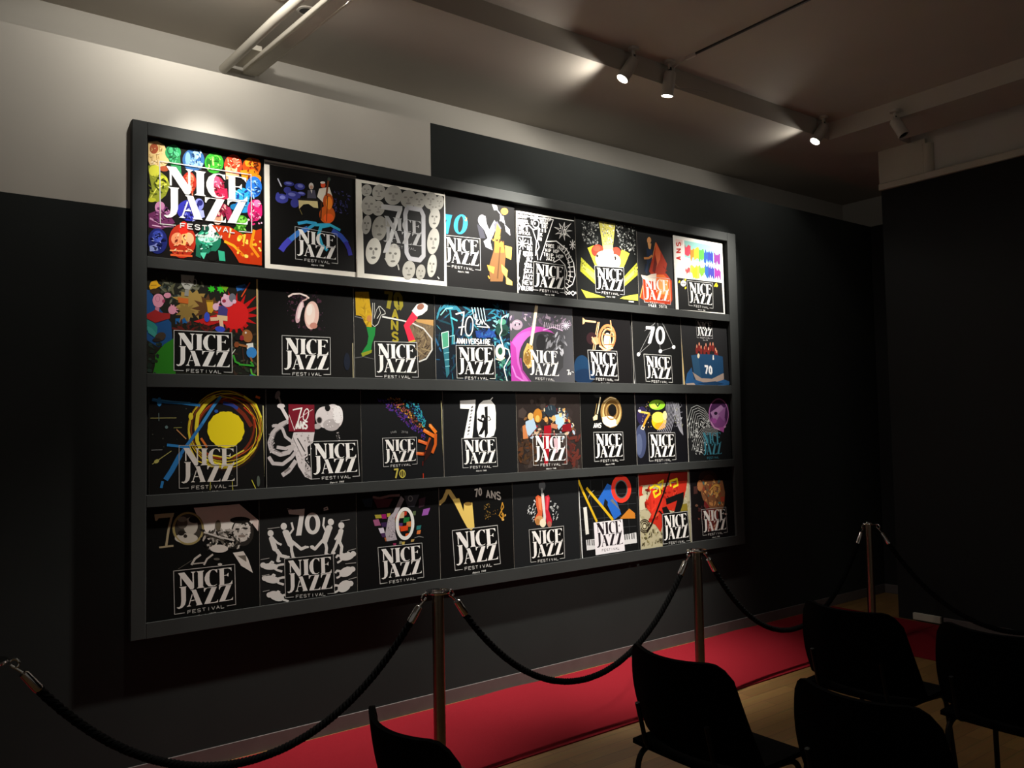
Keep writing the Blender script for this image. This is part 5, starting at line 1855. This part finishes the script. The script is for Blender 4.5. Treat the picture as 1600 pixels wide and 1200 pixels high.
def draw(sheet, cmds):
    for cmd in cmds:
        k = cmd[0]
        if k == 'P':
            v = cmd[2:]
            sheet.poly(list(zip(v[0::2], v[1::2])), lin(cmd[1]))
        elif k == 'L':
            v = cmd[3:]
            sheet.line(list(zip(v[0::2], v[1::2])), cmd[2], lin(cmd[1]))
        elif k == 'E':
            sheet.ell(*cmd[2:8], cmd[8] if len(cmd) > 8 else 0, lin(cmd[1]))
        elif k == 'T':
            v = cmd[3]
            sheet.text(cmd[2], *[tuple(cmd[i:i + 2]) for i in (3, 5, 7)], cmd[9], lin(cmd[1]))
        elif k == 'S':
            _, seed, n, q, cols, a, b, el = cmd
            rnd = random.Random(seed)
            cols = [lin(c) for c in cols]
            Q = list(zip(q[0::2], q[1::2]))
            for i in range(n):
                u, v = rnd.random(), rnd.random()
                p = mix(mix(Q[0], Q[1], u), mix(Q[3], Q[2], u), v)
                r, th = rnd.uniform(a, b) / 2, rnd.uniform(0, math.pi)
                rx, ry = r * el, r / (el ** .5)
                m = rnd.randint(5, 8)
                ph = rnd.random()
                pts = []
                for j in range(m):
                    t = 2 * math.pi * (j + ph) / m
                    k2 = rnd.uniform(.75, 1.15)
                    x, y = rx * k2 * math.cos(t), ry * k2 * math.sin(t)
                    pts.append((p[0] + x * math.cos(th) - y * math.sin(th), p[1] + x * math.sin(th) + y * math.cos(th)))
                if i % 8 == 0:
                    sheet.n += 1
                sheet.poly(pts, cols[rnd.randrange(len(cols))], i % 8 != 0)
        elif k == 'G':
            c, fl, q = lin(cmd[1]), cmd[2], cmd[3:]
            Q = list(zip(q[0::2], q[1::2]))
            def W(u, v):
                return tuple(mix(mix(Q[0], Q[1], u), mix(Q[3], Q[2], u), v))
            if 'k' in fl or 'p' in fl:
                e = 0.0 if 'p' not in fl else 0.02
                sheet.poly([W(0 - e, 0 - e), W(1 + e, 0 - e), W(1 + e, (1.0 if 'p' not in fl else 1.12)), W(0 - e, (1.0 if 'p' not in fl else 1.12))], lin('0b0b0a'))
            if 'n' not in fl:
                g = [x * .62 for x in c]
                sw = max(1.6, abs(Q[1][0] - Q[0][0]) * .011)
                sheet.line([W(.16, 1), W(0, 1), W(0, 0), W(1, 0), W(1, 1), W(.85, 1)], sw, g)
            for poly in LOGO:
                v = poly
                pts = [W(x / 1000., y / 1000.) for x, y in zip(v[0::2], v[1::2])]
                sheet.poly(pts, c, poly is not LOGO[0])
            bold = .22 if 'b' in fl else .16
            sheet.text('FESTIVAL', W(.20, 1.035), W(.82, 1.035), W(.20, .96), bold, [x * .8 for x in c])
            if 'd' in fl:
                sheet.text('depuis 1948', W(.36, 1.145), W(.66, 1.145), W(.37, 1.10), .2, [x * .8 for x in c])

STEP = 0.012                                         # millimetres between layers of ink
GROUP = 'festival posters standing on the wall rack'
keys = sorted(ART)
for (r, c) in keys:
    X0, X1, z0, z1, front, bgc, edge, cmds = ART[(r, c)]
    if c > 1 and ART[(r, c - 1)][4] and not front:
        nx0 = max(X0, ART[(r, c - 1)][1] + 0.001)
    elif c > 1 and not front:
        p1 = ART[(r, c - 1)][1]
        nx0 = max(X0, (X0 + p1) / 2 + 0.001) if p1 > X0 else X0
    else:
        nx0 = X0
    if c < 8 and not front and not ART[(r, c + 1)][4]:
        n0 = ART[(r, c + 1)][0]
        nx1 = (X1 + n0) / 2 - 0.001 if n0 < X1 else X1
    else:
        nx1 = X1
    nx1 = min(nx1, 5.383)
    nx0 = max(nx0, 0.984)
    w, h = (nx1 - nx0) * 1000, (z1 - z0) * 1000
    off = (nx0 - X0) * 1000
    y_bot, y_top = (-0.0345, -0.0280) if front else (-0.0300, -0.0215)
    T = 0.005
    M = bpy.data.objects.new
    bm = bmesh.new()
    box(bm, 0, w / 1000, 0, h / 1000, -T, 0.0)
    lean = math.atan2(y_top - y_bot, h / 1000)
    board = link('poster', bm, material('poster_board_%d_%d' % (r, c), edge, 0.8), None)
    # local x = across, y = up the sheet, z = out of the sheet towards the room
    board.rotation_euler = (math.pi / 2 - lean, 0, 0)
    board.location = (nx0, y_bot, z0 + 0.0007)
    tag(board, LABELS[(r, c)], 'poster', GROUP)
    sh = Sheet(w, h)
    paper = lin(bgc)
    if max(paper) < 0.06:                              # near-black inks
        paper = [v * 0.55 for v in paper]
    sh.convex([(0, 0), (w, 0), (w, h), (0, h)], paper)
    # shift art if the sheet was trimmed on the left
    def shifted(cmd):
        k = cmd[0]
        cmd = list(cmd)
        if k == 'P': cmd[2:] = [v - (off if i % 2 == 0 else 0) for i, v in enumerate(cmd[2:])]
        elif k == 'L': cmd[3:] = [v - (off if i % 2 == 0 else 0) for i, v in enumerate(cmd[3:])]
        elif k == 'E': cmd[2] -= off
        elif k == 'T': cmd[3] -= off; cmd[5] -= off; cmd[7] -= off
        elif k == 'S': cmd[3] = [v - (off if i % 2 == 0 else 0) for i, v in enumerate(cmd[3])]
        elif k == 'G': cmd[3:] = [v - (off if i % 2 == 0 else 0) for i, v in enumerate(cmd[3:])]
        return cmd
    draw(sh, [shifted(x) for x in cmds])
    me = bpy.data.meshes.new('printed_artwork')
    me.from_pydata([(x / 1000, y / 1000, z / 1000) for x, y, z in sh.v], [], sh.f)
    at = me.color_attributes.new('ink', 'FLOAT_COLOR', 'CORNER')
    li = 0
    vals = []
    for f, col in zip(sh.f, sh.c):
        for _ in f:
            vals += [col[0], col[1], col[2], 1.0]
    at.data.foreach_set('color', vals)
    me.materials.append(M_print)
    o = bpy.data.objects.new('printed_artwork', me)
    COL.objects.link(o)
    o.parent = board

# ------------------------------------------------------------------ carpet
def carpet(name, x0, x1, y0, y1, label, seed, axis):
    bm = bmesh.new()
    nx, ny = max(2, int((x1 - x0) / 0.07)), max(2, int((y1 - y0) / 0.07))
    rnd = random.Random(seed)
    waves = [(rnd.uniform(x0, x1), rnd.uniform(y0, y1), rnd.uniform(.25, .7), rnd.uniform(.04, .08), rnd.uniform(0.004, 0.010), rnd.uniform(-.35, .35)) for _ in range(14)]
    def hgt(x, y):
        z = 0.006
        flat = 1.0
        for px, py in ((0.28, -0.88), (2.095, -0.88), (3.945, -0.88), (5.87, -0.88), (5.87, -2.75)):
            d = math.hypot(x - px, y - py)
            t = min(1.0, max(0.0, (d - 0.22) / 0.2))
            flat *= t * t * (3 - 2 * t)
        for cx, cy, a, b, hh, th in waves:
            dx, dy = x - cx, y - cy
            if axis == 'y': dx, dy = dy, dx
            u, v = dx * math.cos(th) + dy * math.sin(th), -dx * math.sin(th) + dy * math.cos(th)
            z += flat * hh * math.exp(-(u / a) ** 2 - (v / b) ** 2)
        return z
    g = [[bm.verts.new((x0 + (x1 - x0) * i / nx, y0 + (y1 - y0) * j / ny, hgt(x0 + (x1 - x0) * i / nx, y0 + (y1 - y0) * j / ny))) for j in range(ny + 1)] for i in range(nx + 1)]
    for i in range(nx):
        for j in range(ny):
            bm.faces.new((g[i][j], g[i + 1][j], g[i + 1][j + 1], g[i][j + 1]))
    edge = [g[i][0] for i in range(nx + 1)] + [g[nx][j] for j in range(1, ny + 1)] + [g[i][ny] for i in range(nx - 1, -1, -1)] + [g[0][j] for j in range(ny - 1, 0, -1)]
    low = [bm.verts.new((v.co.x, v.co.y, 0.0008)) for v in edge]
    for k in range(len(edge)):
        m = (k + 1) % len(edge)
        bm.faces.new((edge[k], low[k], low[m], edge[m]))
    return tag(link(name, bm, M_carpet, None, True), label, 'carpet', 'red carpet runners')
carpet('carpet_runner', -2.4, 6.70, -0.945, -0.03, 'red carpet runner along the wall below the poster rack', 3, 'x')
carpet('carpet_runner', 5.72, 6.70, -5.5, -0.950, 'red carpet runner along the dark right wall behind the chairs', 8, 'y')

# ------------------------------------------------------------------ rope barrier
POSTS = [(0.28, -0.88, 'steel rope post just outside the left edge, end of the nearest rope'),
         (2.095, -0.88, 'steel rope post nearest the viewer, in front of the lowest ledge'),
         (3.945, -0.88, 'middle steel rope post, at the right end of the poster rack'),
         (5.87, -0.88, 'farthest steel rope post, in the dark corner beyond the rack'),
         (5.87, -2.75, 'steel rope post by the right wall, beyond the chairs')]
PH = 0.885
pr = empty('rope_post', (POSTS[0][0], POSTS[0][1], 0.0075), POSTS[0][2], 'barrier post', 'rope barrier posts')
link('base', lathe(bmesh.new(), [(0.0, 0.0), (0.135, 0.0), (0.135, 0.012), (0.125, 0.022), (0.06, 0.035), (0.034, 0.05), (0.0, 0.05)], 40), M_steel, pr, True)
link('pole', lathe(bmesh.new(), [(0.0, 0.045), (0.0285, 0.045), (0.0285, PH - 0.03), (0.0, PH - 0.03)], 32), M_steel, pr, True)
link('top_cap', lathe(bmesh.new(), [(0.0, PH - 0.005), (0.022, PH - 0.005), (0.028, PH - 0.012), (0.028, PH - 0.035), (0.0, PH - 0.035)], 32), M_chrome, pr, True)
link('hook_ring', lathe(bmesh.new(), [(0.030, PH - 0.014), (0.058, PH - 0.012), (0.061, PH - 0.018), (0.058, PH - 0.024), (0.030, PH - 0.026), (0.030, PH - 0.014)], 36), M_chrome, pr, True)
posts = [pr]
for x, y, lb in POSTS[1:]:
    q = copy_tree(pr)
    q.location = (x, y, 0.0075)
    q['label'] = lb
    posts.append(q)

def rope_between(a, b, sag_z, label):
    A, B = Vector((a[0], a[1], PH)), Vector((b[0], b[1], PH))
    dr = (B - A).normalized()
    A2, B2 = A + dr * 0.0655 + Vector((0, 0, -0.012)), B - dr * 0.0655 + Vector((0, 0, -0.012))
    root = empty('barrier_rope', A2, label, 'rope', 'black barrier ropes')
    def at(t):
        p = A2.lerp(B2, t)
        s = 2 * t - 1
        k = (math.cosh(1.25 * s) - 1) / (math.cosh(1.25) - 1)
        p.z = sag_z + (A2.z - sag_z) * k
        return p - A2
    n = 260
    bm = bmesh.new()
    t0, t1 = 0.045, 0.955
    for s in range(3):
        pts = []
        for i in range(n + 1):
            t = t0 + (t1 - t0) * i / n
            p = at(t)
            tan = (at(min(1, t + .002)) - at(max(0, t - .002))).normalized()
            sx = tan.cross(Vector((0, 0, 1))).normalized()
            up = sx.cross(tan)
            a = 2 * math.pi * (i / 8.0 + s / 3.0)
            pts.append(p + 0.0085 * (math.cos(a) * sx + math.sin(a) * up))
        tube(bm, pts, 0.0095, 6)
    link('rope', bm, M_rope, root, True)
    for t_a, t_b in ((0.0, 0.052), (1.0, 0.948)):
        p0, p1 = at(t_a), at(t_b)
        d = p1 - p0
        bm = bmesh.new()
        tube(bm, [p0 + d * f for f in (.42, .45, .95, 1.0)], [0.012, 0.0165, 0.0185, 0.016], 16)
        hk = link('end_sleeve', bm, M_chrome, root, True)
        bm = bmesh.new()
        path = []
        u = d.normalized(); sx = u.cross(Vector((0, 0, 1))).normalized(); v = sx.cross(u)
        L = d.length * .46
        for i in range(15):
            a = math.pi * (-.15 + 1.75 * i / 14)
            path.append(p0 + u * (0.018 + 0.016 * math.cos(a + math.pi)) + v * (0.013 * math.sin(a)))
        path.append(p0 + u * L)
        tube(bm, path, 0.0045, 8)
        link('snap_hook', bm, M_chrome, hk, True)
    return root
rope_between(POSTS[0], POSTS[1], 0.315, 'black twisted rope at lower left, nearest the viewer')
rope_between(POSTS[1], POSTS[2], 0.285, 'black twisted rope sagging in front of the red carpet, between near and middle post')
rope_between(POSTS[2], POSTS[3], 0.25, 'black twisted rope between the middle post and the farthest post')
rope_between(POSTS[3], POSTS[4], 0.25, 'black twisted rope in the dark leaving the farthest post to the right')

# ------------------------------------------------------------------ chairs
def chair_proto(loc, label):
    r = empty('conference_chair', loc, label, 'chair', 'black conference chairs')
    # backrest: shell facing +x, wider at the bottom, wrapped and leaning back
    def shell(nu, nv, fn, th):
        bm = bmesh.new()
        F = [[fn(i / nu, j / nv) for j in range(nv + 1)] for i in range(nu + 1)]
        N = []
        for i in range(nu + 1):
            row = []
            for j in range(nv + 1):
                a = F[min(i + 1, nu)][j] - F[max(i - 1, 0)][j]
                b = F[i][min(j + 1, nv)] - F[i][max(j - 1, 0)]
                row.append(a.cross(b).normalized())
            N.append(row)
        A = [[bm.verts.new(F[i][j] + N[i][j] * th / 2) for j in range(nv + 1)] for i in range(nu + 1)]
        B = [[bm.verts.new(F[i][j] - N[i][j] * th / 2) for j in range(nv + 1)] for i in range(nu + 1)]
        for i in range(nu):
            for j in range(nv):
                bm.faces.new((A[i][j], A[i + 1][j], A[i + 1][j + 1], A[i][j + 1]))
                bm.faces.new((B[i][j], B[i][j + 1], B[i + 1][j + 1], B[i + 1][j]))
        for i in range(nu):
            bm.faces.new((A[i][0], B[i][0], B[i + 1][0], A[i + 1][0]))
            bm.faces.new((A[i][nv], A[i + 1][nv], B[i + 1][nv], B[i][nv]))
        for j in range(nv):
            bm.faces.new((A[0][j], A[0][j + 1], B[0][j + 1], B[0][j]))
            bm.faces.new((A[nu][j], B[nu][j], B[nu][j + 1], A[nu][j + 1]))
        return bm
    def back(u, v):
        s = 2 * u - 1
        wv = 0.275 - 0.038 * v * v
        ztop = 0.838 - 0.012 * (1 - s * s) - 0.062 * max(0.0, (abs(s) - 0.68) / 0.32) ** 2.4
        z = 0.47 + (ztop - 0.47) * v
        x = -0.19 - 0.105 * v - 0.015 * math.sin(math.pi * v) + 0.095 * s * s
        return Vector((x, wv * s, z))
    link('backrest', shell(20, 16, back, 0.016), M_chair, r, True)
    def seat(u, v):
        s = 2 * u - 1
        x = -0.22 + 0.46 * v
        wv = 0.235 + 0.012 * math.sin(math.pi * v)
        cut = 0.03 * max(0.0, v - .85) / .15
        z = 0.452 - 0.016 * (1 - s * s) * math.sin(math.pi * min(1, v + .1)) - 0.03 * max(0, v - .8) / .2
        return Vector((x, (wv - cut) * s, z))
    link('seat', shell(16, 16, seat, 0.018), M_chair, r, True)
    for sy in (-1, 1):
        y = 0.205 * sy
        link('leg', tube(bmesh.new(), arc_path([(-0.27, y * 1.08, 0.0), (-0.215, y, 0.427), (0.0, y, 0.427)], 0.06), 0.011, 12), M_leg, r, True)
        link('leg', tube(bmesh.new(), arc_path([(0.24, y * 1.08, 0.0), (0.19, y, 0.415), (0.0, y, 0.427)], 0.06), 0.011, 12), M_leg, r, True)
        link('back_support', tube(bmesh.new(), arc_path([(-0.10, y * .8, 0.43), (-0.215, y * .8, 0.435), (-0.262, y * .8, 0.62)], 0.04), 0.009, 10), M_leg, r, True)
    bm = bmesh.new()
    box(bm, -0.012, 0.012, -0.205, 0.205, 0.418, 0.432)
    link('seat_stretcher', bm, M_leg, r)
    return r
CHAIRS = [(2.50, -2.215, 'black chair whose back shows in front of the middle rope post'),
          (3.63, -2.205, 'black chair farther back, seen against the far right end of the red carpet'),
          (3.68, -2.80, 'black chair cut off by the right edge of the picture'),
          (2.60, -2.865, 'black chair at bottom centre right, in front of the other chair backs'),
          (1.40, -2.20, 'black chair at bottom left of centre, only its back edge showing')]
proto = chair_proto((CHAIRS[0][0], CHAIRS[0][1], 0.0), CHAIRS[0][2])
for x, y, lb in CHAIRS[1:]:
    q = copy_tree(proto)
    q.location = (x, y, 0.0)
    q['label'] = lb
